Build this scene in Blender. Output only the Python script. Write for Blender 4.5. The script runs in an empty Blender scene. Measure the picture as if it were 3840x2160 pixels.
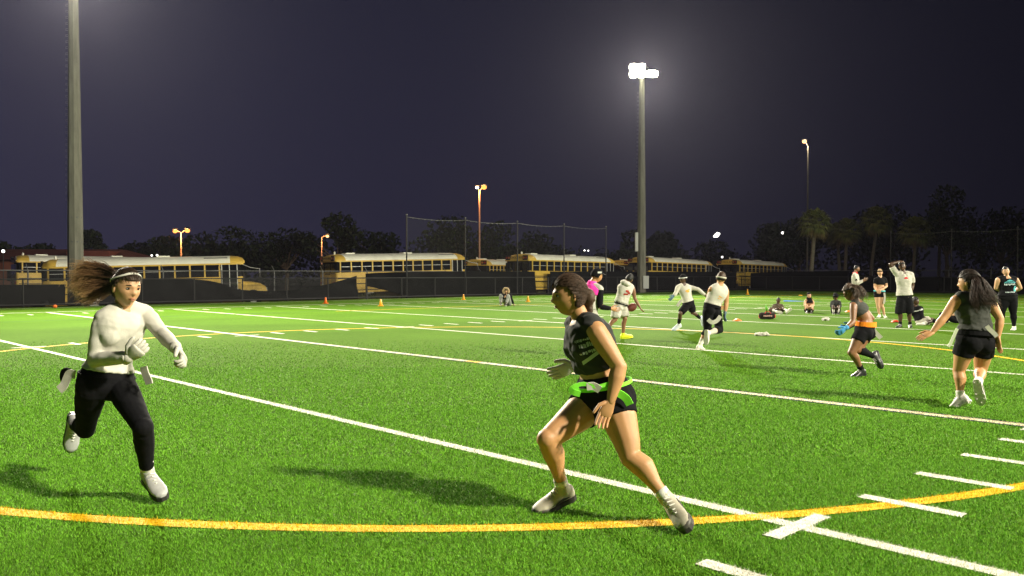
import bpy, bmesh, math, random
import numpy as np
from mathutils import Vector, Matrix, Quaternion, noise
from mathutils.bvhtree import BVHTree
random.seed(7); rng = np.random.default_rng(7)
V = Vector
sc = bpy.context.scene
col = sc.collection

# ---------------------------------------------------------------- camera
FPX, PITCH, CH = 3157.5, 0.01654, 1.4476          # focal length in photo pixels, tilt down, height
cd = bpy.data.cameras.new('camera'); cam = bpy.data.objects.new('camera', cd); col.objects.link(cam)
cam.location = (0, 0, CH); cam.rotation_euler = (math.pi/2 - PITCH, 0, 0)
cd.lens = FPX/3840*36; cd.sensor_width = 36; cd.sensor_fit = 'HORIZONTAL'; cd.clip_start = 0.05; cd.clip_end = 2000
sc.camera = cam
# ---------------------------------------------------------------- night sky
w = bpy.data.worlds.new('World'); sc.world = w; w.use_nodes = True
nt = w.node_tree; nt.nodes.clear()
def N(t, kind, **kw):
    n = t.nodes.new(kind)
    for k, v in kw.items():
        if k in n.inputs.keys() and not hasattr(n, k): n.inputs[k].default_value = v
        else: setattr(n, k, v)
    return n
wo = N(nt, 'ShaderNodeOutputWorld'); wb = N(nt, 'ShaderNodeBackground'); wc = N(nt, 'ShaderNodeTexCoord')
sep = N(nt, 'ShaderNodeSeparateXYZ'); nt.links.new(wc.outputs['Generated'], sep.inputs[0])
rampz = N(nt, 'ShaderNodeValToRGB'); nt.links.new(sep.outputs['Z'], rampz.inputs[0])     # by elevation: city glow low down
e = rampz.color_ramp.elements
e[0].position = 0.0; e[0].color = (0.0086, 0.0080, 0.0168, 1); e[1].position = 0.6; e[1].color = (0.0024, 0.0030, 0.0080, 1)
m = rampz.color_ramp.elements.new(0.18); m.color = (0.0064, 0.0062, 0.0142, 1)
mx = N(nt, 'ShaderNodeMapRange'); nt.links.new(sep.outputs['X'], mx.inputs[0])           # the town lies to the left
for i, v in ((1, -0.7), (2, 0.7), (3, 2.1), (4, 0.18)): mx.inputs[i].default_value = v
vm = N(nt, 'ShaderNodeVectorMath', operation='SCALE'); nt.links.new(rampz.outputs[0], vm.inputs[0]); nt.links.new(mx.outputs[0], vm.inputs['Scale'])
nt.links.new(vm.outputs[0], wb.inputs[0]); wb.inputs[1].default_value = 1.0; nt.links.new(wb.outputs[0], wo.inputs[0])
# ---------------------------------------------------------------- exposure, render
vs = sc.view_settings; vs.view_transform = 'Standard'; vs.look = 'None'; vs.exposure = 0.68; vs.gamma = 1.0; vs.use_curve_mapping = False
sc.render.engine = 'CYCLES'; sc.cycles.use_denoising = True; sc.cycles.max_bounces = 6; sc.cycles.diffuse_bounces = 2
sc.cycles.glossy_bounces = 2; sc.cycles.transparent_max_bounces = 12; sc.cycles.volume_bounces = 0; sc.cycles.volume_step_rate = 4
sc.cycles.sample_clamp_indirect = 3; sc.cycles.sample_clamp_direct = 30
# the four flood masts (two in view on the far side of the field, two on the near side out of view)
TH = 0.81254; SU, CU = math.sin(TH), math.cos(TH)
def fld(u, v, z=0.0): return V((u*SU + v*CU, u*CU - v*SU, z))   # field coordinates: u along the field, v across it
MASTS = [(12.95, -45.0, 16.7), (53.6, -41.6, 17.6), (12.6, 22.6, 18.6), (53.6, 20.0, 18.6)]
FLOOD = [122000, 130000, 64000, 92000]
FLOODCOL = (1.0, 0.93, 0.74)
HAZE = 0.00005

# ---------------------------------------------------------------- photo pixel -> place
def at(px, py, Y):
    x = (px-1920)/FPX; y = (py-1080)/FPX
    f = math.cos(PITCH) - y*math.sin(PITCH); z = -y*math.cos(PITCH) - math.sin(PITCH)
    t = Y/f; return V((x*t, Y, CH + z*t))
def gnd(px, py, zg=0.0):
    x = (px-1920)/FPX; y = (py-1080)/FPX
    f = math.cos(PITCH) - y*math.sin(PITCH); z = -y*math.cos(PITCH) - math.sin(PITCH)
    t = (zg-CH)/z; return V((x*t, f*t, zg))
def on_v(px, py, v):                                # the ray through a pixel meets the upright plane v = const
    d = at(px, py, 1.0) - V((0, 0, CH)); k = d.x*CU - d.y*SU
    return V((0, 0, CH)) + d*(v/k)
def on_u(px, py, u):
    d = at(px, py, 1.0) - V((0, 0, CH)); k = d.x*SU + d.y*CU
    return V((0, 0, CH)) + d*(u/k)

# ---------------------------------------------------------------- objects
def tag(o, label=None, cat=None, group=None, kind=None):
    if label: o['label'] = label
    if cat: o['category'] = cat
    if group: o['group'] = group
    if kind: o['kind'] = kind
    return o
def empty(name, loc, label=None, cat=None, group=None, rz=0.0):
    o = bpy.data.objects.new(name, None); col.objects.link(o); o.location = loc; o.rotation_euler = (0, 0, rz)
    o.empty_display_size = 0.1
    return tag(o, label, cat, group)
def link(name, me, mat, parent=None, smooth=False):
    if mat is not None and len(me.materials) == 0: me.materials.append(mat)
    if smooth: me.polygons.foreach_set('use_smooth', [True]*len(me.polygons))
    o = bpy.data.objects.new(name, me); col.objects.link(o)
    if parent is not None:
        o.parent = parent
        o.matrix_parent_inverse = mworld(parent).inverted()
    return o
def mworld(o):
    m = Matrix.LocRotScale(o.location, o.rotation_euler, o.scale)
    if o.parent: m = mworld(o.parent) @ o.matrix_parent_inverse @ m
    return m
def copy_tree(o, parent=None):
    c = o.copy(); col.objects.link(c)
    if parent is not None: c.parent = parent
    for ch in o.children: copy_tree(ch, c)
    return c
class S:                                            # a soup of faces that becomes one mesh
    def __init__(s): s.v = []; s.f = []; s.m = []; s.mi = 0
    def add(s, vs, fs):
        b = len(s.v); s.v.extend([tuple(p) for p in vs]); s.f.extend([tuple(b+i for i in f) for f in fs]); s.m.extend([s.mi]*len(fs)); return s
    def box(s, c, d, R=None):
        hx, hy, hz = d[0]/2, d[1]/2, d[2]/2
        vs = [V((x, y, z)) for x in (-hx, hx) for y in (-hy, hy) for z in (-hz, hz)]
        if R is not None: vs = [R @ p for p in vs]
        c = V(c); return s.add([p+c for p in vs], [(0,1,3,2),(4,6,7,5),(0,4,5,1),(2,3,7,6),(0,2,6,4),(1,5,7,3)])
    def rings(s, rs, cap=True):
        n = len(rs[0]); vs = [p for r in rs for p in r]; fs = []
        for i in range(len(rs)-1):
            for j in range(n):
                k = (j+1) % n; fs.append((i*n+j, i*n+k, (i+1)*n+k, (i+1)*n+j))
        if cap: fs.append(tuple(range(n-1, -1, -1))); fs.append(tuple((len(rs)-1)*n+j for j in range(n)))
        return s.add(vs, fs)
    def tube(s, pts, rad, n=10, flat=1.0, up=None, rnd=False):
        pts = [V(p) for p in pts]
        if not hasattr(rad, '__len__'): rad = [rad]*len(pts)
        rad = list(rad)
        if rnd:                                     # rounded ends
            a = (pts[0]-pts[1]).normalized(); b = (pts[-1]-pts[-2]).normalized()
            r0, r1 = rad[0], rad[-1]
            pts = [pts[0]+a*r0*.9, pts[0]+a*r0*.6]+pts+[pts[-1]+b*r1*.6, pts[-1]+b*r1*.9]
            rad = [r0*.35, r0*.8]+rad+[r1*.8, r1*.35]
        rs = []; prev = None
        for i, p in enumerate(pts):
            t = (pts[min(i+1, len(pts)-1)] - pts[max(i-1, 0)])
            t = t.normalized() if t.length > 1e-9 else V((0, 0, 1))
            if prev is None:
                h = V(up) if up is not None else (V((0, 0, 1)) if abs(t.z) < .9 else V((0, 1, 0)))
                a = (h - t*h.dot(t)).normalized()
            else:
                a = prev - t*prev.dot(t)
                a = a.normalized() if a.length > 1e-6 else prev
            prev = a; b = t.cross(a)
            rs.append([p + a*(rad[i]*math.cos(2*math.pi*j/n)) + b*(rad[i]*flat*math.sin(2*math.pi*j/n)) for j in range(n)])
        return s.rings(rs)
    def ell(s, c, ax, n=12, mrows=8):
        c = V(c); rs = []
        for i in range(1, mrows):
            th = math.pi*i/mrows
            rs.append([c + ax[0]*(math.sin(th)*math.cos(2*math.pi*j/n)) + ax[1]*(math.sin(th)*math.sin(2*math.pi*j/n)) + ax[2]*(-math.cos(th)) for j in range(n)])
        return s.rings(rs)
    def mesh(s, name='mesh'):
        me = bpy.data.meshes.new(name); me.from_pydata(s.v, [], s.f); me.update()
        if s.mi: me.polygons.foreach_set('material_index', s.m)
        return me
    def obj(s, name, mat, parent=None, smooth=False):
        mats = mat if isinstance(mat, (list, tuple)) else [mat]
        me = s.mesh(name)
        for q in mats: me.materials.append(q)
        bm = bmesh.new(); bm.from_mesh(me); bmesh.ops.recalc_face_normals(bm, faces=bm.faces); bm.to_mesh(me); bm.free()
        return link(name, me, None, parent, smooth)
def cr(pts, n):                                     # Catmull-Rom through points (any dimension)
    P = [np.array(p, float) for p in pts]; P = [2*P[0]-P[1]]+P+[2*P[-1]-P[-2]]; out = []
    for i in range(1, len(P)-2):
        for k in range(n):
            t = k/n; a, b, c, d = P[i-1], P[i], P[i+1], P[i+2]
            out.append(.5*((2*b)+(-a+c)*t+(2*a-5*b+4*c-d)*t*t+(-a+3*b-3*c+d)*t**3))
    out.append(P[-2]); return out
def remesh(soup, vox, it=3, disp=None):
    me = soup.mesh('tmp'); bm = bmesh.new(); bm.from_mesh(me); bmesh.ops.recalc_face_normals(bm, faces=bm.faces); bm.to_mesh(me); bm.free()
    o = bpy.data.objects.new('tmp', me); col.objects.link(o)
    md = o.modifiers.new('r', 'REMESH'); md.mode = 'VOXEL'; md.voxel_size = vox; md.use_smooth_shade = True
    if it: sm = o.modifiers.new('s', 'SMOOTH'); sm.iterations = it; sm.factor = .5
    dg = bpy.context.evaluated_depsgraph_get(); ev = o.evaluated_get(dg)
    nm = bpy.data.meshes.new_from_object(ev); bpy.data.objects.remove(o); bpy.data.meshes.remove(me)
    if disp:
        n = len(nm.vertices); co = np.empty(n*3); nm.vertices.foreach_get('co', co); co = co.reshape(-1, 3)
        no = np.empty(n*3); nm.vertices.foreach_get('normal', no); no = no.reshape(-1, 3)
        d = np.array([disp(V(c), V(q)) for c, q in zip(co, no)]); co = co + no*d[:, None]
        nm.vertices.foreach_set('co', co.ravel()); nm.update()
    return nm

# ---------------------------------------------------------------- materials
MATS = {}
def mat(name, c, rough=.6, spec=.3, metal=0.0, var=0.0, vscale=4.0, bump=0.0, bscale=60.0, sheen=0.0, sss=0.0, emit=None, estr=0.0, c2=None, stretch=None, coat=0.0):
    if name in MATS: return MATS[name]
    m = bpy.data.materials.new(name); m.use_nodes = True; t = m.node_tree; b = t.nodes['Principled BSDF']
    b.inputs['Base Color'].default_value = (*c, 1); b.inputs['Roughness'].default_value = rough
    b.inputs['Specular IOR Level'].default_value = spec; b.inputs['Metallic'].default_value = metal
    if sheen: b.inputs['Sheen Weight'].default_value = sheen
    if coat: b.inputs['Coat Weight'].default_value = coat
    if sss:
        b.inputs['Subsurface Weight'].default_value = sss; b.inputs['Subsurface Radius'].default_value = (1, .35, .2); b.inputs['Subsurface Scale'].default_value = .012
    if emit: b.inputs['Emission Color'].default_value = (*emit, 1); b.inputs['Emission Strength'].default_value = estr
    if var or bump:
        tc = N(t, 'ShaderNodeTexCoord'); src = tc.outputs['Object']
        if stretch:
            mp = N(t, 'ShaderNodeMapping'); mp.inputs['Scale'].default_value = stretch; t.links.new(src, mp.inputs[0]); src = mp.outputs[0]
        if var:
            nz = N(t, 'ShaderNodeTexNoise', Scale=vscale, Detail=6.0, Roughness=.65); t.links.new(src, nz.inputs['Vector'])
            r = N(t, 'ShaderNodeValToRGB'); t.links.new(nz.outputs[0], r.inputs[0])
            a = c2 if c2 else tuple(x*(1-var) for x in c); d = c if c2 else tuple(min(1, x*(1+var)) for x in c)
            r.color_ramp.elements[0].position = .3; r.color_ramp.elements[0].color = (*a, 1)
            r.color_ramp.elements[1].position = .7; r.color_ramp.elements[1].color = (*d, 1)
            t.links.new(r.outputs[0], b.inputs['Base Color'])
        if bump:
            nz = N(t, 'ShaderNodeTexNoise', Scale=bscale, Detail=4.0); t.links.new(src, nz.inputs['Vector'])
            bp = N(t, 'ShaderNodeBump', Strength=bump, Distance=.02); t.links.new(nz.outputs[0], bp.inputs['Height']); t.links.new(bp.outputs[0], b.inputs['Normal'])
    MATS[name] = m; return m
def emis(name, c, s):
    if name in MATS: return MATS[name]
    m = bpy.data.materials.new(name); m.use_nodes = True; t = m.node_tree; t.nodes.clear()
    o = N(t, 'ShaderNodeOutputMaterial'); q = N(t, 'ShaderNodeEmission'); q.inputs[0].default_value = (*c, 1); q.inputs[1].default_value = s
    t.links.new(q.outputs[0], o.inputs[0]); MATS[name] = m; return m
# ================================================================ the setting
U50, VC = 9.066, -10.49                               # halfway line and long axis of the pitch
U_END, V_FAR, V_NEAR = 66.9, -40.9, 20.0
def lot_z(x, y):
    u = x*SU + y*CU; v = x*CU - y*SU
    out = max(0.0, min(1.0, (-v - 42.9)/4.0))
    return -.06 + out*min(0.0, max(-1.1, -.16 + .0195*x))
def ground_mesh():
    xs = np.r_[-420, -200, np.arange(-90, 91, 3.0), 200, 420]; ys = np.r_[-300, -60, np.arange(-20, 140, 3.0), 220, 420]
    vs = [(x, y, lot_z(x, y)) for y in ys for x in xs]; nx = len(xs)
    fs = [(j*nx+i, j*nx+i+1, (j+1)*nx+i+1, (j+1)*nx+i) for j in range(len(ys)-1) for i in range(nx-1)]
    s = S(); s.add(vs, fs); return s
m_ground = mat('ground_dirt', (.085, .07, .045), .95, .1, var=.5, vscale=.6, c2=(.045, .055, .022), bump=.6, bscale=8)
tag(ground_mesh().obj('ground', m_ground), 'bare dirt and weeds beyond the fence', 'ground', kind='structure')

def turf_material():
    m = bpy.data.materials.new('turf'); m.use_nodes = True; t = m.node_tree; b = t.nodes['Principled BSDF']
    g = N(t, 'ShaderNodeNewGeometry')
    n1 = N(t, 'ShaderNodeTexNoise', Scale=38.0, Detail=5.0, Roughness=.75); n2 = N(t, 'ShaderNodeTexNoise', Scale=.35, Detail=3.0); n3 = N(t, 'ShaderNodeTexNoise', Scale=7.0, Detail=4.0)
    for n in (n1, n2, n3): t.links.new(g.outputs['Position'], n.inputs['Vector'])
    r = N(t, 'ShaderNodeValToRGB'); t.links.new(n1.outputs[0], r.inputs[0]); e = r.color_ramp.elements
    e[0].position = .33; e[0].color = (.029, .068, .004, 1); e[1].position = .68; e[1].color = (.090, .188, .011, 1)
    mr = N(t, 'ShaderNodeMapRange'); t.links.new(n2.outputs[0], mr.inputs[0])
    for i, v in ((1, .3), (2, .7), (3, .86), (4, 1.12)): mr.inputs[i].default_value = v
    mr2 = N(t, 'ShaderNodeMapRange'); t.links.new(n3.outputs[0], mr2.inputs[0])
    for i, v in ((1, .3), (2, .7), (3, .88), (4, 1.1)): mr2.inputs[i].default_value = v
    mm = N(t, 'ShaderNodeMath', operation='MULTIPLY'); t.links.new(mr.outputs[0], mm.inputs[0]); t.links.new(mr2.outputs[0], mm.inputs[1])
    vm = N(t, 'ShaderNodeVectorMath', operation='SCALE'); t.links.new(r.outputs[0], vm.inputs[0]); t.links.new(mm.outputs[0], vm.inputs['Scale'])
    t.links.new(vm.outputs[0], b.inputs['Base Color']); b.inputs['Roughness'].default_value = .95; b.inputs['Specular IOR Level'].default_value = .02
    bp = N(t, 'ShaderNodeBump', Strength=.5, Distance=.03); t.links.new(n1.outputs[0], bp.inputs['Height']); t.links.new(bp.outputs[0], b.inputs['Normal'])
    return m
m_turf = turf_material()
m_white = mat('line_white', (.60, .585, .50), .8, .15, var=.12, vscale=14, bump=.5, bscale=70)
m_cream = mat('line_cream', (.62, .56, .38), .8, .15, var=.12, vscale=14, bump=.5, bscale=70)
m_yel = mat('line_yellow', (.66, .40, .008), .8, .15, var=.12, vscale=14, bump=.5, bscale=70)
m_navy = mat('line_navy', (.012, .022, .05), .9, .1)
m_blue = mat('line_blue', (.02, .10, .30), .9, .1)
s = S(); c = [fld(U50-46-14, V_FAR), fld(U_END, V_FAR), fld(U_END, V_NEAR), fld(U50-46-14, V_NEAR)]
s.add(c, [(0, 1, 2, 3)])
turf = s.obj('turf_field', m_turf); tag(turf, 'green artificial turf sports field', 'field', kind='structure')
MARKS = []                                            # (test, colour) used to dye the blades that stand on a line
def strip(name, a, b, wd, m, z=.004, test=None):
    a = V(a); b = V(b); t = (b-a).normalized(); n = V((-t.y, t.x, 0))*wd/2; up = V((0, 0, z))
    o = S().add([a-n+up, b-n+up, b+n+up, a+n+up], [(0, 1, 2, 3)]).obj(name, m, turf); return o
UMIN = U50-4.572*3
SIDE = 24.4
for k in range(-3, 11):
    u = U50 + 4.572*k
    wd = .105
    if k == 0:
        for sg in (-1, 1): strip('halfway_edging', fld(u+sg*.085, VC-SIDE), fld(u+sg*.085, VC+SIDE), .05, m_navy, .004)
        strip('halfway_line', fld(u, VC-SIDE), fld(u, VC+SIDE), .13, m_cream, .005)
        strip('centre_mark', fld(u, VC-.17), fld(u, VC+.17), .12, m_yel, .0065)
    else:
        strip('yard_line', fld(u, VC-SIDE+.35), fld(u, VC+SIDE-.35), wd, m_white)
    for r in (-1, 1):
        strip('hash_cross', fld(u-.30, VC+r*8.13), fld(u+.30, VC+r*8.13), .10, m_white, .0065)
for k in range(-14, 46):
    if k % 5 == 0: continue
    u = U50 + .9144*k
    for r in (-1, 1):
        strip('hash_mark', fld(u, VC+r*8.40-.31), fld(u, VC+r*8.40+.31), .105, m_white, .0055)
    strip('hash_mark', fld(u, VC-SIDE+1.35-.3), fld(u, VC-SIDE+1.35+.3), .10, m_white, .004)
strip('sideline', fld(UMIN, VC-SIDE-.4), fld(55, VC-SIDE-.4), .12, m_white)
strip('restraining_line', fld(UMIN, V_FAR+1.2), fld(U_END-2, V_FAR+1.2), .10, m_white)
strip('sideline', fld(UMIN, VC+SIDE+.4), fld(55, VC+SIDE+.4), .12, m_white)
strip('touchline', fld(17.5, -28.4), fld(62, -28.4), .10, m_yel, .008)
strip('touchline', fld(UMIN, -28.7), fld(17.4, -28.9), .06, m_navy, .008)
strip('goal_area_line', fld(47, -28), fld(47, -2), .10, m_yel, .008)
strip('goal_area_line', fld(52.5, -22), fld(52.5, 6), .10, m_yel, .008)
strip('end_line', fld(56.2, -34), fld(56.2, 10), .10, m_yel, .008)
strip('end_line', fld(63.9, -35), fld(63.9, 13), .12, m_white, .004)
strip('goal_line', fld(60.0, -35), fld(60.0, 13), .09, m_yel, .004)
ca = S(); R0, R1 = 9.075, 9.195; n = 220                  # the yellow centre circle
for i in range(n):
    a, b = 2*math.pi*i/n, 2*math.pi*(i+1)/n
    ca.add([fld(9.12+R0*math.cos(a), -10.49+R0*math.sin(a), .0045), fld(9.12+R1*math.cos(a), -10.49+R1*math.sin(a), .0045),
            fld(9.12+R1*math.cos(b), -10.49+R1*math.sin(b), .0045), fld(9.12+R0*math.cos(b), -10.49+R0*math.sin(b), .0045)], [(0, 1, 2, 3)])
ca.obj('centre_circle', m_yel, turf)
s = S(); c = gnd(2960, 1131); q = .016
s.add([fld(40.6, -22.2, q), fld(42.6, -23.3, q), fld(42.0, -22.0, q), fld(42.2, -20.9, q)], [(0, 1, 2, 3)]).obj('field_arrow', m_blue, turf)

# --- standing blades, nearest part of the field only; farther off the turf sheet takes over
def lines_at(u, v):
    """0 green, 1 white, 2 yellow, 3 cream, 4 navy"""
    j = rng.normal(0, .008, u.shape); k5 = np.round((u-U50)/4.572); du = np.abs(u+j-(U50+4.572*k5)); out = np.zeros(u.shape, int)
    r = np.abs(np.hypot(u-9.12, v+10.49)-9.135 + j); out[r < .062] = 2
    inn = np.abs(v-VC) < SIDE-.35
    half = (k5 == 0)
    out[(du < .115) & half & inn] = 4
    out[(du < .053) & ~half & inn] = 1; out[(du < .066) & half & inn] = 3
    k1 = np.round((u-U50)/.9144); d1 = np.abs(u+j-(U50+.9144*k1))
    for rr in (-1, 1):
        out[(d1 < .053) & (np.abs(v+j-VC-rr*8.40) < .31) & (k1 % 5 != 0)] = 1
        out[(du < .30) & (np.abs(v+j-VC-rr*8.13) < .056)] = 1
    return out
def blade_mats():
    res = []
    for nm, a, b_ in (('blade_green', (.062, .160, .010), (.188, .455, .032)), ('blade_white', (.55, .54, .45), (.78, .77, .68)), ('blade_yellow', (.55, .30, .004), (.78, .50, .01)), ('blade_cream', (.50, .44, .27), (.72, .65, .44)), ('blade_navy', (.010, .02, .045), (.02, .035, .07))):
        m = bpy.data.materials.new(nm); m.use_nodes = True; t = m.node_tree; b = t.nodes['Principled BSDF']
        g = N(t, 'ShaderNodeNewGeometry'); r = N(t, 'ShaderNodeValToRGB'); t.links.new(g.outputs['Random Per Island'], r.inputs[0])
        r.color_ramp.elements[0].color = (*a, 1); r.color_ramp.elements[1].color = (*b_, 1)
        t.links.new(r.outputs[0], b.inputs['Base Color']); b.inputs['Roughness'].default_value = .65; b.inputs['Specular IOR Level'].default_value = .10
        b.inputs['Subsurface Weight'].default_value = 0
        res.append(m)
    return res
def blades():
    B = []
    for d0, d1, dens, wd, ht in ((2.7, 4.6, 23000, .0037, .020), (4.6, 6.6, 14000, .0050, .020), (6.6, 9.2, 6400, .0080, .021), (9.2, 13.0, 3300, .0110, .021), (13.0, 19, 1300, .015, .020)):
        n = int(dens*.5*1.38*(d1*d1-d0*d0)); Y = np.sqrt(rng.uniform(d0*d0, d1*d1, n)); X = Y*rng.uniform(-.69, .69, n)
        kp = rng.random(n) < np.clip((18.5-Y)/9.0, 0, 1); X = X[kp]; Y = Y[kp]; n = len(X)
        B.append(np.c_[X, Y, np.full(n, wd), np.full(n, ht)])
    B = np.concatenate(B); n = len(B); X, Y, W, H = B.T
    # clumped: blades share a lean within tufts
    u = X*SU + Y*CU; v = X*CU - Y*SU; kind = lines_at(u, v)
    cell = (np.floor(X/.03)*73856093 + np.floor(Y/.03)*19349663).astype(np.int64) % 100003
    la = (cell*0.61803 % 1.0)*2*math.pi + rng.normal(0, .7, n); ll = rng.uniform(.2, 1.25, n)
    a = rng.uniform(0, math.pi, n); h = H*rng.uniform(.55, 1.15, n)
    p0 = np.c_[X-np.cos(a)*W/2, Y-np.sin(a)*W/2, np.full(n, -.001)]; p1 = np.c_[X+np.cos(a)*W/2, Y+np.sin(a)*W/2, np.full(n, -.001)]
    p2 = np.c_[X+np.cos(la)*h*ll, Y+np.sin(la)*h*ll, h*np.sqrt(np.maximum(.12, 1-.58*ll**2))]
    mats = blade_mats()
    for k, nm in enumerate(('grass_blades', 'white_line_blades', 'yellow_line_blades', 'cream_line_blades', 'navy_line_blades')):
        i = np.where(kind == k)[0]; q = len(i)
        if q == 0: continue
        vs = np.stack([p0[i], p1[i], p2[i]], 1).reshape(-1, 3)
        me = bpy.data.meshes.new(nm); me.vertices.add(q*3); me.vertices.foreach_set('co', vs.ravel())
        me.loops.add(q*3); me.loops.foreach_set('vertex_index', np.arange(q*3)); me.polygons.add(q)
        me.polygons.foreach_set('loop_start', np.arange(q)*3); me.update(calc_edges=True); me.validate()
        o = link(nm, me, mats[k], turf); o['kind'] = 'stuff'
blades()

# ================================================================ flood masts
m_conc = mat('mast_concrete', (.145, .142, .118), .85, .2, var=.28, vscale=1.6, bump=.25, bscale=20, stretch=(3, 3, .5))
m_steel = mat('galvanised', (.12, .122, .122), .5, .4, metal=.5, var=.2, vscale=6)
m_dark = mat('dark_metal', (.025, .025, .027), .55, .4)
m_lens = emis('flood_lens', (1.0, .97, .70), 90)
def mast(i, label):
    u, v, H = MASTS[i]; b = fld(u, v); b.z = -.1
    root = empty('flood_mast', b, label, 'light mast', 'flood masts round the field')
    n = 8; rs = []
    for z, r in ((0, .375), (3.6, .352), (H-1.2, .215), (H-.4, .205)):
        rs.append([b + V((r*math.cos(2*math.pi*(j+.5)/n), r*math.sin(2*math.pi*(j+.5)/n), z)) for j in range(n)])
    S().rings(rs).obj('pole', m_conc, root)
    for z in (3.1, 4.3):
        S().tube([b+V((0, 0, z)), b+V((0, 0, z+.06))], .375-.0085*z*1.35+.012, 8).obj('pole_band', m_steel, root)
    aim = (fld(*((5, -1), (16, -5), (7, -8), (30, -14))[i]) - b); aim.z = 0; aim.normalize(); sd = V((-aim.y, aim.x, 0))
    top = b + V((0, 0, H-.35))
    S().tube([top-sd*1.1+aim*.25, top+sd*1.1+aim*.25], .05, 8).obj('cross_arm', m_steel, root); S().tube([top-sd*1.1+aim*.25+V((0, 0, .62)), top+sd*.5+aim*.25+V((0, 0, .62))], .05, 8).obj('cross_arm', m_steel, root); S().tube([top+aim*.2, top+aim*.2+V((0, 0, .7))], .06, 8).obj('head_post', m_steel, root)
    for (off, zz_, hw, hh) in ((-.72, .02, .30, .27), (-.10, .02, .30, .27), (-.72, .58, .30, .27), (-.10, .58, .30, .27), (.72, .05, .46, .27)):
        c = top + sd*off + aim*.45 + V((0, 0, .05+zz_)); d = (aim*.80 + V((0, 0, -.60)) + sd*off*.2).normalized()
        x = V((0, 0, 1)).cross(d).normalized(); y = d.cross(x); R = Matrix((x, y, d)).transposed()
        hd = S().rings([[c + R @ V((sx*hw*q, sy*hh*q, zz)) for sx, sy in ((-1, -1), (1, -1), (1, 1), (-1, 1))] for q, zz in ((.45, -.28), (.9, -.12), (1.03, .0), (1.03, .06))]).obj('lamp_head', m_steel, root)
        S().rings([[c + R @ V((hw*1.04*math.copysign(abs(math.cos(a))**.6, math.cos(a)), hh*1.06*math.copysign(abs(math.sin(a))**.6, math.sin(a)), zz)) for a in [2*math.pi*j/20 for j in range(20)]] for zz in (.04, .09)]).obj('lens', m_lens, hd)  # lens outline rounded so its shape takes on the lamp's bloom
    s = S()                                            # climbing pegs up one side
    sd2 = V((-1, 0, 0))
    for q in range(34):
        z = 5.2 + q*(H-6.6)/34; r = .375-.0092*z
        s = S(); p = b + sd2*r + V((0, 0, z))
        s.tube([p+V((0, 0, .09)), p+sd2*.13+V((0, 0, .09)), p+sd2*.13, p+V((0, 0, 0))], .012, 4).obj('climbing_step', m_steel, root)
    if i == 1:
        S().box(b+V((-.42, -.1, 4.1)), (.22, .35, 1.5)).obj('control_box', mat('box_grey', (.42, .43, .42), .5), root)
        S().box(b+V((.3, -.30, .9)), (.45, .25, 1.0)).obj('switch_box', mat('box_grey', (.42, .43, .42), .5), root)
    ld = bpy.data.lights.new('flood', 'SPOT'); ld.energy = FLOOD[i]; ld.color = FLOODCOL; ld.spot_size = math.radians((112, 104, 156, 126)[i]); ld.spot_blend = 1.0; ld.shadow_soft_size = 1.1
    lo = bpy.data.objects.new('flood_light', ld); col.objects.link(lo); lo.location = top + aim*.62 + V((0, 0, -.05))
    lo.rotation_euler = (aim*.86 + V((0, 0, -(.31, .31, .33, .42)[i]))).to_track_quat('-Z', 'Y').to_euler()
    lo.parent = root; lo.matrix_parent_inverse = mworld(root).inverted()
mast(0, 'tall concrete mast at far left whose lamps are above the picture')
mast(1, 'concrete flood mast with blazing lamps behind the fence at centre')
mast(2, 'concrete flood mast beside the near touchline to the right of the camera')
mast(3, 'concrete flood mast at the far corner of the near touchline')

# ================================================================ fences
m_black = mat('black_pipe', (.010, .010, .011), .5, .4)
m_screen = mat('windscreen', (.006, .0063, .007), .9, .06, var=.25, vscale=3, bump=.3, bscale=30)
def wire_material():
    m = bpy.data.materials.new('chain_link'); m.use_nodes = True; t = m.node_tree; b = t.nodes['Principled BSDF']
    b.inputs['Base Color'].default_value = (.006, .006, .007, 1); b.inputs['Roughness'].default_value = .6
    tc = N(t, 'ShaderNodeUVMap'); sp = N(t, 'ShaderNodeSeparateXYZ'); t.links.new(tc.outputs[0], sp.inputs[0]); outs = []
    for sg in ('ADD', 'SUBTRACT'):
        a = N(t, 'ShaderNodeMath', operation=sg); t.links.new(sp.outputs[0], a.inputs[0]); t.links.new(sp.outputs[1], a.inputs[1])
        k = N(t, 'ShaderNodeMath', operation='PINGPONG'); k.inputs[1].default_value = .035; t.links.new(a.outputs[0], k.inputs[0])
        l = N(t, 'ShaderNodeMath', operation='LESS_THAN'); l.inputs[1].default_value = .0035; t.links.new(k.outputs[0], l.inputs[0]); outs.append(l)
    mxn = N(t, 'ShaderNodeMath', operation='MAXIMUM'); t.links.new(outs[0].outputs[0], mxn.inputs[0]); t.links.new(outs[1].outputs[0], mxn.inputs[1])
    t.links.new(mxn.outputs[0], b.inputs['Alpha']); return m
m_wire = wire_material()
def wire_panel(root, a, b, h, z0=.05):
    a = V(a); b = V(b); L = (b-a).length; me = S().add([a+V((0, 0, z0)), b+V((0, 0, z0)), b+V((0, 0, h)), a+V((0, 0, h))], [(0, 1, 2, 3)]).mesh('wire_mesh')
    uv = me.uv_layers.new(name='UVMap')
    for i, q in enumerate(((0, 0), (L, 0), (L, h), (0, h))): uv.data[i].uv = q
    link('wire_mesh', me, m_wire, root)
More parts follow.
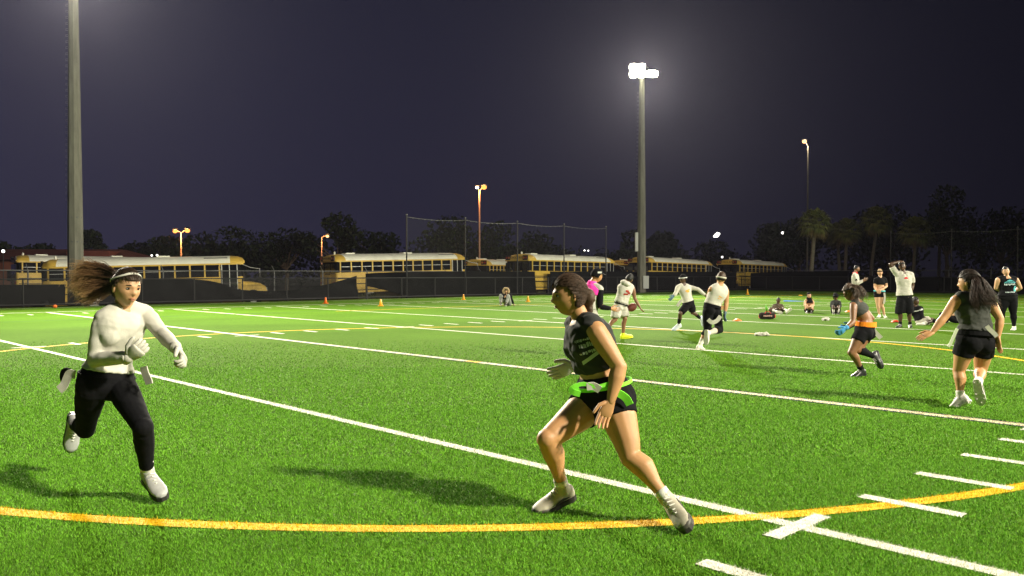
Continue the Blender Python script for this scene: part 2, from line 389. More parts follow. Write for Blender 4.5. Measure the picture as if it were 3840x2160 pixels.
def fence(label, a, b, h, step, m, mid=None, arms=False, wires=True, botm=True):
    a = V(a); b = V(b); L = (b-a).length; t = (b-a).normalized(); nb = V((t.y, -t.x, 0))
    root = empty('fence', a, label, 'fence'); n = max(1, round(L/step))
    for i in range(n+1):
        p = a.lerp(b, i/n)
        S().tube([p+V((0, 0, -.6 if arms else -.05)), p+V((0, 0, h+.03))], .036, 8).obj('post', m, root)
        if arms: S().tube([p+V((0, 0, h)), p+V((0, 0, h+.30))-nb*.30], .018, 6).obj('barb_arm', m, root)
    S().tube([a+V((0, 0, h)), b+V((0, 0, h))], .026, 8).obj('top_rail', m, root)
    if botm: S().tube([a+V((0, 0, .08)), b+V((0, 0, .08))], .045, 8).obj('bottom_rail', m, root)
    if mid: S().tube([a+V((0, 0, mid)), b+V((0, 0, mid))], .02, 6).obj('mid_rail', m, root)
    if wires: wire_panel(root, a, b, h)
    return root
VF = -41.6
fence('low black chain link fence along the far touchline', fld(-8, VF), fld(68.4, VF), 1.22, 2.55, m_black)
fence('low black chain link fence across the end of the field', fld(68.4, VF), fld(68.4, 16), 1.22, 2.55, m_black)
fence('galvanised fence with barbed wire arms in front of the buses', fld(-8, -43.4), fld(72, -43.4), 1.62, 3.05, m_steel, arms=True, botm=False)
fence('grey fence topped by arms behind the far end of the field', fld(72, -43.4), fld(72, 18), 1.75, 3.05, m_steel, arms=True, botm=False)
def screen(label, pts, plane=-42.3, onu=False, amp=.035):
    """pts: pixel x, top y, bottom y along the hanging cloth; folds swing it out of its plane"""
    P = cr(pts, 14); rows = 9; s = S(); nx = len(P); th = V((CU, -SU, 0)) if not onu else V((SU, CU, 0))
    for side in (0, 1):
        vs = []
        for r in range(rows):
            for i, (x, y0, y1) in enumerate(P):
                k = r/(rows-1); y = y0+(y1-y0)*k
                p = on_u(x, y, plane) if onu else on_v(x, y, plane)
                d = amp*(math.sin(x*.021+k*3.1+y0*.05)+.7*math.sin(x*.047-k*4.2)+.6*noise.noise(V((x*.03, k*3, plane))))
                vs.append(p + th*(d + side*.006))
        s.add(vs, [(r*nx+i, r*nx+i+1, (r+1)*nx+i+1, (r+1)*nx+i) for r in range(rows-1) for i in range(nx-1)])
    o = s.obj('windscreen', m_screen, None, True); return tag(o, label, 'windscreen', 'black cloth windscreens on the fences')
screen('black windscreen left of the tall mast', [(-90, 1068, 1152), (0, 1068, 1149), (130, 1067, 1146), (245, 1066, 1143)])
screen('black windscreen sagging down over the front of the leftmost bus', [(300, 1046, 1141), (520, 1046, 1134), (700, 1046, 1132), (800, 1056, 1129), (880, 1082, 1127), (960, 1090, 1125), (1060, 1090, 1122), (1105, 1086, 1120), (1190, 1074, 1119), (1285, 1051, 1116), (1341, 1034, 1111)], amp=.09)
screen('black windscreen with its lower edge torn up into a slope', [(1372, 1026, 1074), (1400, 1024, 1078), (1440, 1022, 1088), (1500, 1020, 1103), (1560, 1019, 1113), (1640, 1018, 1112)], amp=.08)
screen('long flat black windscreen behind the hooded seated person', [(1634, 1018, 1112), (1680, 1018, 1111), (1750, 1017, 1109), (1850, 1017, 1107), (1950, 1018, 1105), (2008, 1018, 1103)], amp=.05)
screen('black windscreen left of the central mast, with a bus over it', [(2062, 1018, 1101), (2150, 1018, 1099), (2250, 1018, 1098), (2380, 1018, 1096)])
screen('black windscreen right of the central mast', [(2374, 1019, 1096), (2500, 1019, 1095), (2600, 1019, 1093), (2700, 1019, 1092), (2760, 1020, 1091)])
screen('black windscreen below the lit palm at the end of the field', [(2815, 1024, 1091), (2900, 1020, 1091), (3050, 1018, 1092), (3180, 1016, 1093)], 70.2, True)
screen('black windscreen behind the man with a hand on his head', [(3200, 1030, 1093), (3300, 1036, 1094), (3420, 1040, 1095), (3520, 1040, 1096)], 70.2, True)
screen('black windscreen at the far right end of the fence', [(3530, 1042, 1097), (3650, 1044, 1098), (3800, 1047, 1100), (3960, 1050, 1103)], 70.2, True)
# ball stop nets
m_net = bpy.data.materials.new('net_cord'); m_net.use_nodes = True; _t = m_net.node_tree; _b = _t.nodes['Principled BSDF']; _b.inputs['Base Color'].default_value = (.02, .02, .02, 1); _b.inputs['Alpha'].default_value = .10
m_cable = mat('cable', (.09, .09, .085), .5, .4)
def netting(label, tops):
    base = V(tops[0]); base.z = 0; root = empty('ball_net', base, label, 'ball net')
    for i, p in enumerate(tops):
        S().tube([V((p.x, p.y, -.05)), V((p.x, p.y, p.z+.12))], .042, 8).obj('net_post', m_black, root)
        S().ell(V((p.x, p.y, p.z+.13)), (V((.06, 0, 0)), V((0, .06, 0)), V((0, 0, .06))), 8, 6).obj('post_cap', m_cable, root)
    for p, q in zip(tops[:-1], tops[1:]):
        c = [p.lerp(q, i/10) - V((0, 0, .11*4*(i/10)*(1-i/10))) for i in range(11)]
        S().tube(c, .016, 5).obj('cable', m_cable, root)
        for i in range(1, 10): S().ell(c[i]-V((0, 0, .02)), (V((.03, 0, 0)), V((0, .03, 0)), V((0, 0, .035))), 6, 4).obj('cable_clip', m_cable, root)
        s = S(); s.add([x for x in c]+[V((x.x, x.y, 1.2)) for x in c], [(i, i+1, 12+i, 11+i) for i in range(10)]); s.obj('net_mesh', m_net, root)
netting('black ball stop net on five posts in front of the middle buses', [fld(u, -41.9, 4.95) for u in (30.8, 35.5, 40.2, 44.9, 49.6)])
def utop(px, u, z): r = (px-1920)/FPX; Y = u/(r*SU+CU); return V((r*Y, Y, z))
netting('black ball stop net on posts at far right behind the players', [utop(3339, 69.3, 4.75), utop(3567, 69.3, 4.75), utop(3815, 69.3, 4.75), utop(4090, 69.3, 4.75)])
# ================================================================ school buses
m_bus = mat('bus_yellow', (.66, .44, .075), .42, .4, var=.12, vscale=1.5, coat=.2)
m_busw = mat('bus_white', (.82, .82, .70), .45, .4, var=.10, vscale=1.2)
m_bust = mat('bus_black_trim', (.015, .014, .013), .5, .4)
m_glass = mat('bus_glass', (.006, .007, .009), .08, .6)
m_int = mat('bus_unlit_inside', (.012, .012, .013), .9, .1)
m_red = mat('bus_red_lamp', (.25, .012, .01), .3, .5)
m_amb = mat('bus_amber_lamp', (.40, .13, .01), .3, .5)
m_rub = mat('tyre', (.012, .012, .012), .9, .2)
m_silver = mat('sash_silver', (.55, .56, .54), .4, .5, metal=.3)
def rbox(s, x0, x1, hw, z0, z1, r=.14):                       # an upright box with rounded plan corners, rings in z
    n = 5; P = []
    for cx, cy, a0 in ((x1-r, hw-r, 0), (x0+r, hw-r, 90), (x0+r, -hw+r, 180), (x1-r, -hw+r, 270)):
        for i in range(n+1):
            a = math.radians(a0+90*i/n); P.append((cx+r*math.cos(a), cy+r*math.sin(a)))
    s.rings([[V((x, y, z)) for x, y in P] for z in (z0, z1)]); return s
def build_bus():
    root = empty('school_bus', (0, 0, 0)); L = 10.6
    rbox(S(), 0, L, 1.22, .45, 1.80).obj('body_panel', m_bus, root)
    rbox(S(), .02, L+.05, 1.215, 2.50, 2.60).obj('window_header', m_bus, root)
    rbox(S(), .16, L-.16, 1.08, 1.76, 2.52, .1).obj('unlit_interior', m_int, root)  # solid core, darkness of the unlit inside put into its colour
    prof = [(1.235, 2.585), (1.19, 2.70), (1.06, 2.82), (.85, 2.92), (.5, 3.0), (0, 3.04), (-.5, 3.0), (-.85, 2.92), (-1.06, 2.82), (-1.19, 2.70), (-1.235, 2.585)]
    def roof(xs, name, m, par):
        rs = []
        for x, k in xs: rs.append([V((x, y*(.72+.28*k), 2.585+(z-2.585)*k)) for y, z in prof])
        return S().rings(rs).obj(name, m, par, False)
    rf = roof([(.75, 1), (3, 1), (7, 1), (9.9, 1)], 'roof', m_busw, root)
    roof([(-.02, .45), (.08, .72), (.3, .93), (.75, .999)], 'rear_cap', m_bus, root)
    roof([(9.9, .999), (10.35, .93), (10.62, .7), (10.72, .42)], 'front_cap', m_bus, root)
    for x in (1.6, 6.2): S().box((x, 0, 3.06), (.7, .6, .08)).obj('roof_hatch', m_busw, rf)
    S().ell((.55, 0, 3.08), (V((.07, 0, 0)), V((0, .07, 0)), V((0, 0, .14))), 8, 6).obj('strobe', m_busw, rf)
    S().box((9.1, -.90, 2.905), (1.3, .05, .05)).obj('roof_stripe', m_bust, rf)
    for z in (.62, 1.05, 1.42):
        for sg in (-1, 1): S().box((L/2, sg*1.232, z), (L-.3, .03, .055)).obj('rub_rail', m_bust, root)
    nW = 11; x0 = .35; wl = 8.95/nW
    for sg in (-1, 1):
        for i in range(nW+1):
            S().box((x0+i*wl, sg*1.19, 2.15), (.085, .06, .74)).obj('window_post', m_bus, root)
        for i in range(nW):
            wn = S().box((x0+(i+.5)*wl, sg*1.165, 2.15), (wl-.085, .012, .72)).obj('window', m_glass, root)
            S().box((x0+(i+.5)*wl, sg*1.178, 2.18), (wl-.09, .016, .028)).obj('sash', m_silver, wn)
    # entrance door, right side front
    dr = S().box((9.85, -1.20, 1.50), (.86, .06, 2.0)).obj('entrance_door', m_glass, root)
    for x in (9.42, 9.85, 10.28): S().box((x, -1.218, 1.50), (.045, .06, 2.02)).obj('door_post', m_silver, dr)
    S().box((10.57, 0, 2.12), (.08, 2.1, .78)).obj('windshield', m_glass, root)
    # rear end
    for y, wd, z, h in ((-.78, .52, 2.05, .66), (0, .74, 2.03, .74), (.78, .52, 2.05, .66)):
        S().box((.02, y, z), (.06, wd, h)).obj('rear_window', m_glass, root)
    S().box((-.012, 0, 1.10), (.05, .80, 1.05)).obj('rear_door', m_bus, root)
    for sg in (-1, 1):
        pn = S().box((.01, sg*.82, 2.74), (.07, .46, .34)).obj('lamp_panel', m_bust, root)
        S().tube([V((-.04, sg*.92, 2.74)), V((-.01, sg*.92, 2.74))], .085, 12).obj('warning_lamp', m_red, pn)
        S().tube([V((-.04, sg*.70, 2.74)), V((-.01, sg*.70, 2.74))], .085, 12).obj('warning_lamp', m_amb, pn)
        S().tube([V((-.04, sg*1.0, 1.12)), V((.0, sg*1.0, 1.12))], .10, 12).obj('tail_lamp', m_red, root)
        S().tube([V((-.04, sg*.76, 1.12)), V((.0, sg*.76, 1.12))], .07, 12).obj('tail_lamp', m_amb, root)
    S().box((-.02, 0, 2.74), (.04, 1.05, .26)).obj('sign_board', m_bus, root)
    fc = bpy.data.curves.new('txt', 'FONT'); fc.body = 'SCHOOL BUS'; fc.size = .2; fc.align_x = 'CENTER'; fc.align_y = 'CENTER'; fc.extrude = .004
    fo = bpy.data.objects.new('txt', fc); col.objects.link(fo); me = bpy.data.meshes.new_from_object(fo.evaluated_get(bpy.context.evaluated_depsgraph_get())); bpy.data.objects.remove(fo)
    me.transform(Matrix(((0, 0, -1, -.046), (-1, 0, 0, 0), (0, 1, 0, 2.74), (0, 0, 0, 1)))); link('lettering', me, m_bust, root)
    S().box((-.12, 0, .55), (.2, 2.4, .24)).obj('bumper', m_bust, root)
    # hood
    rs = []
    for x, hw, z1 in ((L-.02, 1.0, 1.52), (L+.5, .98, 1.47), (L+1.0, .93, 1.36), (L+1.3, .85, 1.18), (L+1.38, .8, .95)):
        rs.append([V((x, y, z)) for y, z in ((hw, .55), (hw, z1-.16), (hw*.85, z1-.03), (0, z1), (-hw*.85, z1-.03), (-hw, z1-.16), (-hw, .55))])
    hd = S().rings(rs).obj('hood', m_bus, root)
    for sg in (-1, 1): S().tube([V((L+1.33, sg*.7, 1.0)), V((L+1.37, sg*.7, 1.0))], .1, 12).obj('headlamp', m_silver, hd)
    S().tube([V((L, -1.15, 2.5)), V((L+.45, -1.32, 2.3)), V((L+.95, -1.42, 2.22)), V((L+.95, -1.42, 1.95))], .02, 6).obj('mirror_arm', m_silver, root)
    S().box((L+.95, -1.42, 1.86), (.08, .24, .3)).obj('mirror', m_bust, root)
    for x in (2.6, L+.55):
        for sg in (-1, 1):
            wh = S().tube([V((x, sg*.86, .5)), V((x, sg*1.14, .5))], .5, 20).obj('wheel', m_rub, root)
            S().tube([V((x, sg*1.10, .5)), V((x, sg*1.16, .5))], .26, 14).obj('rim', m_silver, wh)
    return root
bus = build_bus(); first = True
BUS = [  # rear near corner px, depth, front near corner px, depth, roof height rear, front, label
 (158, 46.0, 915, 49.4, 2.24, 2.52, 'long yellow school bus with a pale roof behind the running woman in the white top'),
 (1262, 55.0, 1748, 61.4, 2.73, 2.99, 'yellow school bus with its rear showing above the torn windscreen'),
 (1985, 60.0, 2308, 68.2, 2.89, 2.82, 'yellow school bus seen over the fence just left of the central mast'),
 (2436, 72.0, 2672, 80.0, 2.95, 2.76, 'dim school bus with a pale roof just right of the central mast'),
 (2768, 80.5, 2952, 88.4, 2.87, 2.70, 'dim school bus with a pale roof, farthest right of the row'),
 (1832, 66.5, 1990, 76.0, 2.62, 2.62, 'dark school bus whose rear peeps out past the torn windscreen bus'),
 (60, 57.0, 700, 64.0, 2.74, 2.65, 'dull tan school bus parked behind the leftmost one'),
 (2362, 84.0, 2480, 93.0, 2.85, 2.8, 'dark school bus with a reddish glow left of the central mast'),
]
for (x0, d0, x1, d1, z0, z1, lb) in BUS:
    a = V(((x0-1920)/FPX*d0, d0, 0)); b = V(((x1-1920)/FPX*d1, d1, 0)); th = math.atan2(b.y-a.y, b.x-a.x); ln = (b-a).length
    o = bus if first else copy_tree(bus); first = False
    sc_ = ln/10.6; tilt = math.atan2(z1-z0, ln)
    o.rotation_euler = (0, -tilt, th); o.location = (a.x - math.sin(th)*1.22, a.y + math.cos(th)*1.22, z0-3.0)
    sx = min(1.06, max(.95, sc_)); o.scale = (sx, 1, 1); tag(o, lb, 'school bus', 'school buses parked behind the fence')

# low building far left
bb = at(-120, 1028, 84); root = empty('low_building', (bb.x, bb.y, -.8), 'low building behind the leftmost buses, coloured red by painted sodium light', 'building')
m_wall = mat('stucco_sodium_lit', (.20, .08, .055), .9, .2, var=.2, vscale=.8); m_roof_sodium = mat('roof_sodium_lit', (.16, .055, .04), .85, .2, var=.25, vscale=.6)  # red glow of sodium lamps is put into the wall and roof colours
S().box((bb.x+7.5, bb.y+4, 1.05), (16, 8, 3.6)).obj('wall', m_wall, root)
S().rings([[V((bb.x+x, bb.y+y, z)) for x, y in ((-1, -1), (16.5, -1), (16.5, 9), (-1, 9))] if z < 3.2 else [V((bb.x+x, bb.y+y, z)) for x, y in ((2, 3), (13.5, 3), (13.5, 5), (2, 5))] for z in (2.87, 4.0)]).obj('roof', m_roof_sodium, root)
S().box((bb.x+12.2, bb.y+1, 3.3), (4.2, 3, .9)).obj('roof_box', m_roof_sodium, root)
for i in range(5): S().box((bb.x+1.8+i*2.9, bb.y-.03, 1.3), (1.5, .08, 1.1)).obj('window', m_glass, root)

# ================================================================ lamps in the bus yard
m_pole_brown = mat('pole_brown', (.42, .26, .18), .7, .3)  # even reddish brown for lamp poles and arms
m_lensO = emis('sodium_lens', (1.0, .30, .06), 1.9); m_lensW = emis('white_lens', (1.0, .96, .88), 4); m_lensY = emis('warm_lens', (1.0, .50, .18), 2.2)
def lamp(label, x, ytop, d, heads, r=.07, mp=None, energy=120, lc=(1, .45, .15)):
    """heads: (pixel x, pixel y, lens material, size)"""
    p = at(x, ytop, d); root = empty('yard_lamp', (p.x, p.y, -.8), label, 'lamp post', 'lamps standing in the bus yard')
    S().tube([V((p.x, p.y, -.8)), p], [r, r*.75], 10).obj('pole', mp or m_pole_brown, root)
    for hx, hy, ml, sz in heads:
        q = at(hx, hy, d)
        S().tube([p, p.lerp(q, .5)+V((0, 0, .05)), q+V((0, 0, .05))], .03, 6).obj('arm', mp or m_pole_brown, root)
        hd = S().ell(q+V((0, 0, .13)), (V((sz*1.25, 0, 0)), V((0, sz*1.25, 0)), V((0, 0, .12))), 12, 6).obj('lamp_head', m_dark, root)
        S().ell(q-V((0, .03, sz*.35)), (V((sz, 0, 0)), V((0, sz, 0)), V((0, 0, sz*.8))), 12, 8).obj('lens', ml, hd)
        ld = bpy.data.lights.new('yard_light', 'POINT'); ld.energy = energy; ld.color = lc; ld.shadow_soft_size = .15
        lo = bpy.data.objects.new('yard_light', ld); col.objects.link(lo); lo.location = q - V((0, .45, .45)); lo.parent = root; lo.matrix_parent_inverse = mworld(root).inverted()
lamp('twin headed orange lamp post above the leftmost bus', 679, 872, 74, [(657, 865, m_lensO, .19), (703, 862, m_lensO, .22)], energy=420)
lamp('single headed orange lamp post left of the torn windscreen bus', 1206, 890, 74, [(1228, 884, m_lensY, .14)], .06, energy=160)
lamp('tall twin headed lamp post with one white and one orange head', 1798, 718, 84, [(1789, 701, m_lensW, .17), (1815, 699, m_lensO, .27)], .10, energy=420)
lamp('tall thin lamp post with one warm head beside the palms', 3030, 548, 92, [(3016, 528, m_lensY, .24)], .10, m_conc, energy=300, lc=(1, .8, .55))
def far_light(label, pts, d, sz, m):
    p = at(pts[0][0], pts[0][1], d); root = empty('distant_light', (p.x, p.y, -.5), label, 'distant light', 'small lights beyond the yard')
    S().tube([V((p.x, p.y, -.5)), p], .05, 6).obj('pole', m_dark, root)
    for x, y, k in pts:
        q = at(x, y, d); S().box(q+V((0, .1, 0)), (sz*k*2, .12, sz*k*1.6)).obj('housing', m_dark, root); S().ell(q, (V((sz*k, 0, 0)), V((0, .08, 0)), V((0, 0, sz*k))), 10, 6).obj('lens', m, root)
far_light('cluster of white stadium lights far beyond the trees', [(2688, 882, 1.2), (2680, 886, .7), (2696, 877, .6), (2690, 874, .5)], 150, .32, m_lensW)
far_light('bright white yard light just right of the tall left mast', [(330, 958, 1.1), (326, 951, .6)], 88, .16, m_lensW)
far_light('upright white yard light second from the left mast', [(406, 949, .8), (407, 955, .8)], 88, .14, m_lensW)
far_light('pair of tiny white lights above the leftmost bus', [(569, 958, .7), (589, 957, .8)], 88, .13, m_lensW)
far_light('white light at the left edge above the low roof', [(12, 942, 1.0)], 83, .16, m_lensW)
far_light('pair of faint white lights left of the central mast', [(2192, 939, .6), (2206, 940, .6)], 110, .16, m_lensW)
far_light('small white light in the trees left of the palms', [(2935, 873, .8)], 100, .2, m_lensW)
far_light('small white light low between the two dim buses', [(2708, 964, .7)], 100, .16, m_lensW)

# ================================================================ trees
m_bark = mat('bark', (.11, .085, .06), .95, .1, var=.3, vscale=3, bump=.6, bscale=12)
def leaf_mat(name, a, b):
    m = bpy.data.materials.new(name); m.use_nodes = True; t = m.node_tree; p = t.nodes['Principled BSDF']
    g = N(t, 'ShaderNodeNewGeometry'); r = N(t, 'ShaderNodeValToRGB'); t.links.new(g.outputs['Random Per Island'], r.inputs[0])
    r.color_ramp.elements[0].color = (*a, 1); r.color_ramp.elements[1].color = (*b, 1); t.links.new(r.outputs[0], p.inputs['Base Color'])
    p.inputs['Roughness'].default_value = .6; p.inputs['Specular IOR Level'].default_value = .2; return m
m_leaf = leaf_mat('leaf_dark', (.008, .015, .006), (.022, .035, .013)); m_palm = leaf_mat('palm_green', (.08, .105, .025), (.20, .21, .06)); m_palmdry = leaf_mat('palm_dry', (.13, .10, .04), (.22, .17, .07))
def leaf_cloud(lobes, n, size, name, parent, m=None):
    """lobes: centre, radii; leaf quads spread through their shells"""
    w = np.array([r[0]*r[1]*r[2] for c, r in lobes])**.67; pick = rng.choice(len(lobes), n, p=w/w.sum())
    C = np.array([lobes[i][0] for i in pick]); Rr = np.array([lobes[i][1] for i in pick])
    d = rng.normal(size=(n, 3)); d /= np.linalg.norm(d, axis=1)[:, None]; rad = rng.uniform(.45, 1.08, n)**.7
    P = C + d*Rr*rad[:, None]
    a = rng.normal(size=(n, 3)); a /= np.linalg.norm(a, axis=1)[:, None]; b = np.cross(a, rng.normal(size=(n, 3))); b /= np.linalg.norm(b, axis=1)[:, None]
    sz = size*rng.uniform(.5, 1.3, n)[:, None]; a *= sz; b *= sz*.6
    vs = np.stack([P-a, P-b*.9, P+a, P+b], 1).reshape(-1, 3)
    me = bpy.data.meshes.new(name); me.vertices.add(n*4); me.vertices.foreach_set('co', vs.ravel()); me.loops.add(n*4); me.loops.foreach_set('vertex_index', np.arange(n*4))
    me.polygons.add(n); me.polygons.foreach_set('loop_start', np.arange(n)*4); me.update(calc_edges=True); me.validate()
    return link(name, me, m or m_leaf, parent)
def tree(label, px, pytop, d, wpx, kind='round', zb=-.6):
    top = at(px, pytop, d); H = top.z - zb; hw = wpx/FPX*d/2; b = V((top.x, top.y, zb))
    root = empty('broadleaf_tree', b, label, 'tree', 'dark trees beyond the bus yard'); lobes = []
    limbs = S(); limbs.tube([b, b+V((.1, 0, H*.25)), b+V((-.1, 0, H*.5))], [.28, .22, .15], 8)
    if kind == 'open':                                           # bare stem and separate puffs of leaves
        k = 7; fr = .24
    else: k = 9; fr = .40
    for i in range(k):
        a = rng.uniform(0, 6.28); rr = rng.uniform(.1, .95 if kind == 'open' else .68)*hw; z = zb + H*rng.uniform(.42 if kind != 'open' else .55, .80)
        c = V((b.x+rr*math.cos(a), b.y+rr*math.sin(a)*.7, z)); q = hw*fr*rng.uniform(.7, 1.25)
        lobes.append(((c.x, c.y, c.z), (q, q*.9, min(q*.75, H*.24)))); limbs.tube([b+V((0, 0, H*.33)), (b+V((0, 0, H*.42))).lerp(c, .5), c], [.12, .08, .03], 5)
    lobes.append(((b.x, b.y, zb+H*.86), (hw*.42, hw*.4, H*.14)))
    limbs.obj('trunk', m_bark, root)
    leaf_cloud(lobes, int(1500 if kind != 'open' else 1100), .30, 'crown', root)
D2F = 3840/2576
for lb, x, y, d, wd, kd in (
 ('small dark tree at the left edge above the low roof', 5, 604, 104, 150, 'round'), ('low dark tree between the left edge and the tall mast', 100, 612, 104, 150, 'round'),
 ('thin open crowned tree just right of the tall left mast', 228, 578, 100, 130, 'open'), ('low round dark tree between the mast and the twin orange lamp', 345, 606, 108, 150, 'round'),
 ('dark tree just left of the twin headed orange lamp', 415, 592, 104, 160, 'round'), ('dark tree right behind the twin headed orange lamp', 500, 584, 106, 170, 'round'),
 ('wide dark tree between the twin lamp and the single lamp', 610, 578, 108, 210, 'round'), ('wide dark tree left of the single orange lamp', 720, 574, 106, 210, 'round'),
 ('tall open crowned tree with separate puffs above the single orange lamp', 852, 536, 100, 200, 'open'), ('low dark tree just left of the ball net', 965, 582, 108, 200, 'round'),
 ('tall rounded dark tree behind the first two net posts', 1140, 540, 104, 210, 'round'), ('dark tree behind the middle of the ball net', 1255, 556, 106, 200, 'round'),
 ('low dark tree behind the right half of the ball net', 1350, 580, 108, 190, 'round'), ('rounded dark tree just left of the central mast', 1590, 578, 104, 150, 'round'),
 ('rounded dark tree just right of the central mast', 1670, 580, 106, 150, 'round'), ('low dark tree under the cluster of stadium lights', 1800, 603, 120, 160, 'round'),
 ('dark tree left of the lit palm with a small light in it', 1945, 556, 102, 190, 'round'), ('dark broadleaf tree behind the lit palm', 2010, 548, 108, 170, 'round'),
 ('tall dark tree right of the palms, tallest in the picture', 2382, 466, 96, 190, 'round'), ('dark rounded tree at the right edge', 2520, 520, 100, 230, 'round'),
 ('dark tree between the palms behind the man with raised arm', 2235, 512, 104, 230, 'round')):
    tree(lb, x*D2F, y*D2F, d, wd*D2F, kd)
lob = []                                                         # the wood behind them that reads as one mass
for i in range(150):
    x = rng.uniform(-150, 4300); hz = 965 - 60*math.exp(-((x-1300)/700)**2) - (90 if x > 2860 else 0) - rng.uniform(-10, 25); p = at(x, hz, 125)
    lob.append(((p.x, p.y+rng.uniform(-4, 6), max(.6, p.z*.5)), (3.6, 2.5, max(1.2, p.z*.5+.4))))
o = leaf_cloud(lob, 17000, .42, 'far_woods', None); tag(o, 'dark mass of woodland along the horizon', 'woods', kind='stuff')

# sabal palms
def palm_crown_mesh(R):
    s = S(); s2 = []
    for i in range(46):
        az = i*2.39996; el = math.radians(82 - 135*(i/46)**.85); d = V((math.cos(az)*math.cos(el), math.sin(az)*math.cos(el), math.sin(el)))
        dry = i > 38; s.mi = 1 if dry else 0; L = R*(.52 if not dry else .42)
        base = V((0, 0, .0)); tip = d*L; s.tube([base, tip], [.03, .015], 4)
        side = d.cross(V((0, 0, 1))); side = side.normalized() if side.length > .1 else V((1, 0, 0)); upv = side.cross(d).normalized()
        for k in range(15):
            a = math.radians(-85+170*k/14); bl = R*.62*(1-.25*abs(math.sin(a)))*random.uniform(.85, 1.05)
            bd = (d*math.cos(a) + side*math.sin(a)).normalized(); pw = upv.cross(bd).normalized()*.075*R/1.6
            m1 = tip + bd*bl*.55; m2 = tip + bd*bl + V((0, 0, -bl*random.uniform(.3, .6)))
            s.add([tip, m1+pw, m2, m1-pw], [(0, 1, 2, 3)])
    me = s.mesh('palm_crown'); me.materials.append(m_palm); me.materials.append(m_palmdry); return me
crown_me = palm_crown_mesh(1.7)
m_ptrunk = mat('palm_trunk', (.20, .18, .135), .9, .15, var=.35, vscale=5, bump=.5, bscale=20, stretch=(1, 1, 4))
def palm(label, xb, yb, xt, yt, d, k=1.0):
    b = at(xb, yb, d); b.z = -.2; t = at(xt, yt, d); root = empty('palm_tree', b, label, 'palm', 'palms behind the end of the field')
    c = [V(q) for q in cr([b, b.lerp(t, .35)+V(((b.x-t.x)*.12, 0, 0)), b.lerp(t, .75), t], 5)]
    S().tube(c, [.20-.05*i/len(c) for i in range(len(c))], 10).obj('trunk', m_ptrunk, root, True)
    o = link('crown', crown_me, None, root); o.location = t; o.scale = (k, k, k); o.rotation_euler = (0, 0, xb*.37)
palm('brightly lit palm with a slim trunk standing nearest the corner of the fence', 3040, 1060, 3055, 838, 77, 1.0)
palm('dim palm just right of the brightly lit one', 3168, 1040, 3176, 868, 97, 1.12)
palm('dim palm with a bent trunk left of the ball net', 3264, 1010, 3288, 830, 97, 1.25)
palm('dim palm with a low crown left of the first right net post', 3150, 1040, 3140, 880, 102, 1.1)
palm('dim palm behind the left part of the right ball net', 3424, 1040, 3434, 872, 95, 1.3)
palm('dim palm farthest right, under the tallest tree', 3520, 1040, 3525, 860, 100, 1.25)
# ================================================================ people
def lerp(a, b, t): return V(a).lerp(V(b), t)
SK = {
 'tan': mat('skin_tan', (.45, .235, .105), .5, .35, var=.06, vscale=9, sss=.06),
 'light': mat('skin_light', (.56, .33, .20), .5, .35, var=.06, vscale=9, sss=.06),
 'brown': mat('skin_brown', (.21, .10, .05), .45, .4, var=.08, vscale=9, sss=.04),
 'dark': mat('skin_dark', (.075, .038, .022), .42, .45, var=.08, vscale=9, sss=.03),
 'olive': mat('skin_olive', (.46, .26, .135), .5, .35, var=.06, vscale=9, sss=.06)}
m_lip = mat('lips', (.34, .13, .08), .45, .4); m_eyew = mat('eye_white', (.32, .29, .26), .3, .5); m_iris = mat('iris', (.02, .012, .008), .2, .6); m_brow = mat('brow', (.03, .018, .012), .8)
def cloth(name, c, **k):
    kw = dict(rough=.9, spec=.1, var=.04, vscale=7, bump=.08, bscale=120, sheen=.05); kw.update(k); return mat(name, c, **kw)
c_white = cloth('cloth_offwhite', (.50, .485, .425)); c_black = cloth('cloth_black', (.0065, .0065, .008), sheen=0.0); c_grey = cloth('cloth_charcoal', (.05, .052, .048)); c_dkgrey = cloth('cloth_dark', (.032, .033, .032))
c_cream = cloth('cloth_cream', (.48, .465, .41)); c_jean = cloth('cloth_grey_jean', (.26, .27, .25), var=.35); c_beige = cloth('cloth_beige', (.45, .43, .36)); c_lime = cloth('cloth_lime', (.22, .75, .05)); c_orange = cloth('cloth_orange', (.85, .24, .02))
c_pink = cloth('cloth_pink', (.90, .06, .42)); c_teal = cloth('cloth_teal', (.10, .42, .46)); c_red = cloth('cloth_red', (.55, .03, .04)); c_camo = cloth('cloth_camo', (.16, .12, .08), c2=(.03, .025, .018), var=.5, vscale=12); c_blue = cloth('glove_blue', (.05, .22, .42)); c_slate = cloth('glove_slate', (.10, .16, .22))
c_shoeg = mat('shoe_grey', (.36, .36, .36), .5, .4, var=.15, vscale=14); c_shoew = mat('shoe_white', (.66, .64, .56), .5, .4, var=.15, vscale=14); c_shoek = mat('shoe_black', (.02, .02, .022), .4, .5); c_shoey = mat('shoe_neon', (.72, .80, .02), .5, .4); c_shoeb = mat('shoe_ice', (.52, .60, .68), .5, .4); c_sole = mat('sole_dark', (.03, .028, .026), .6, .3); c_sock = cloth('sock_white', (.66, .65, .58)); c_shoet = mat('shoe_taupe', (.46, .43, .34), .55, .4, var=.3, vscale=12, c2=(.32, .29, .22)); c_shoep = mat('shoe_pearl', (.60, .56, .54), .4, .5)
h_dark = mat('hair_dark', (.018, .011, .008), .6, .3, var=.4, vscale=25, bump=.2, bscale=60); h_brown = mat('hair_brown', (.05, .028, .016), .6, .3, var=.4, vscale=25, bump=.2, bscale=60); h_black = mat('hair_black', (.008, .007, .007), .5, .4, bump=.8, bscale=60); h_fur = mat('hair_sandy', (.42, .30, .18), .8, .2, var=.4, vscale=20, bump=.8, bscale=50)
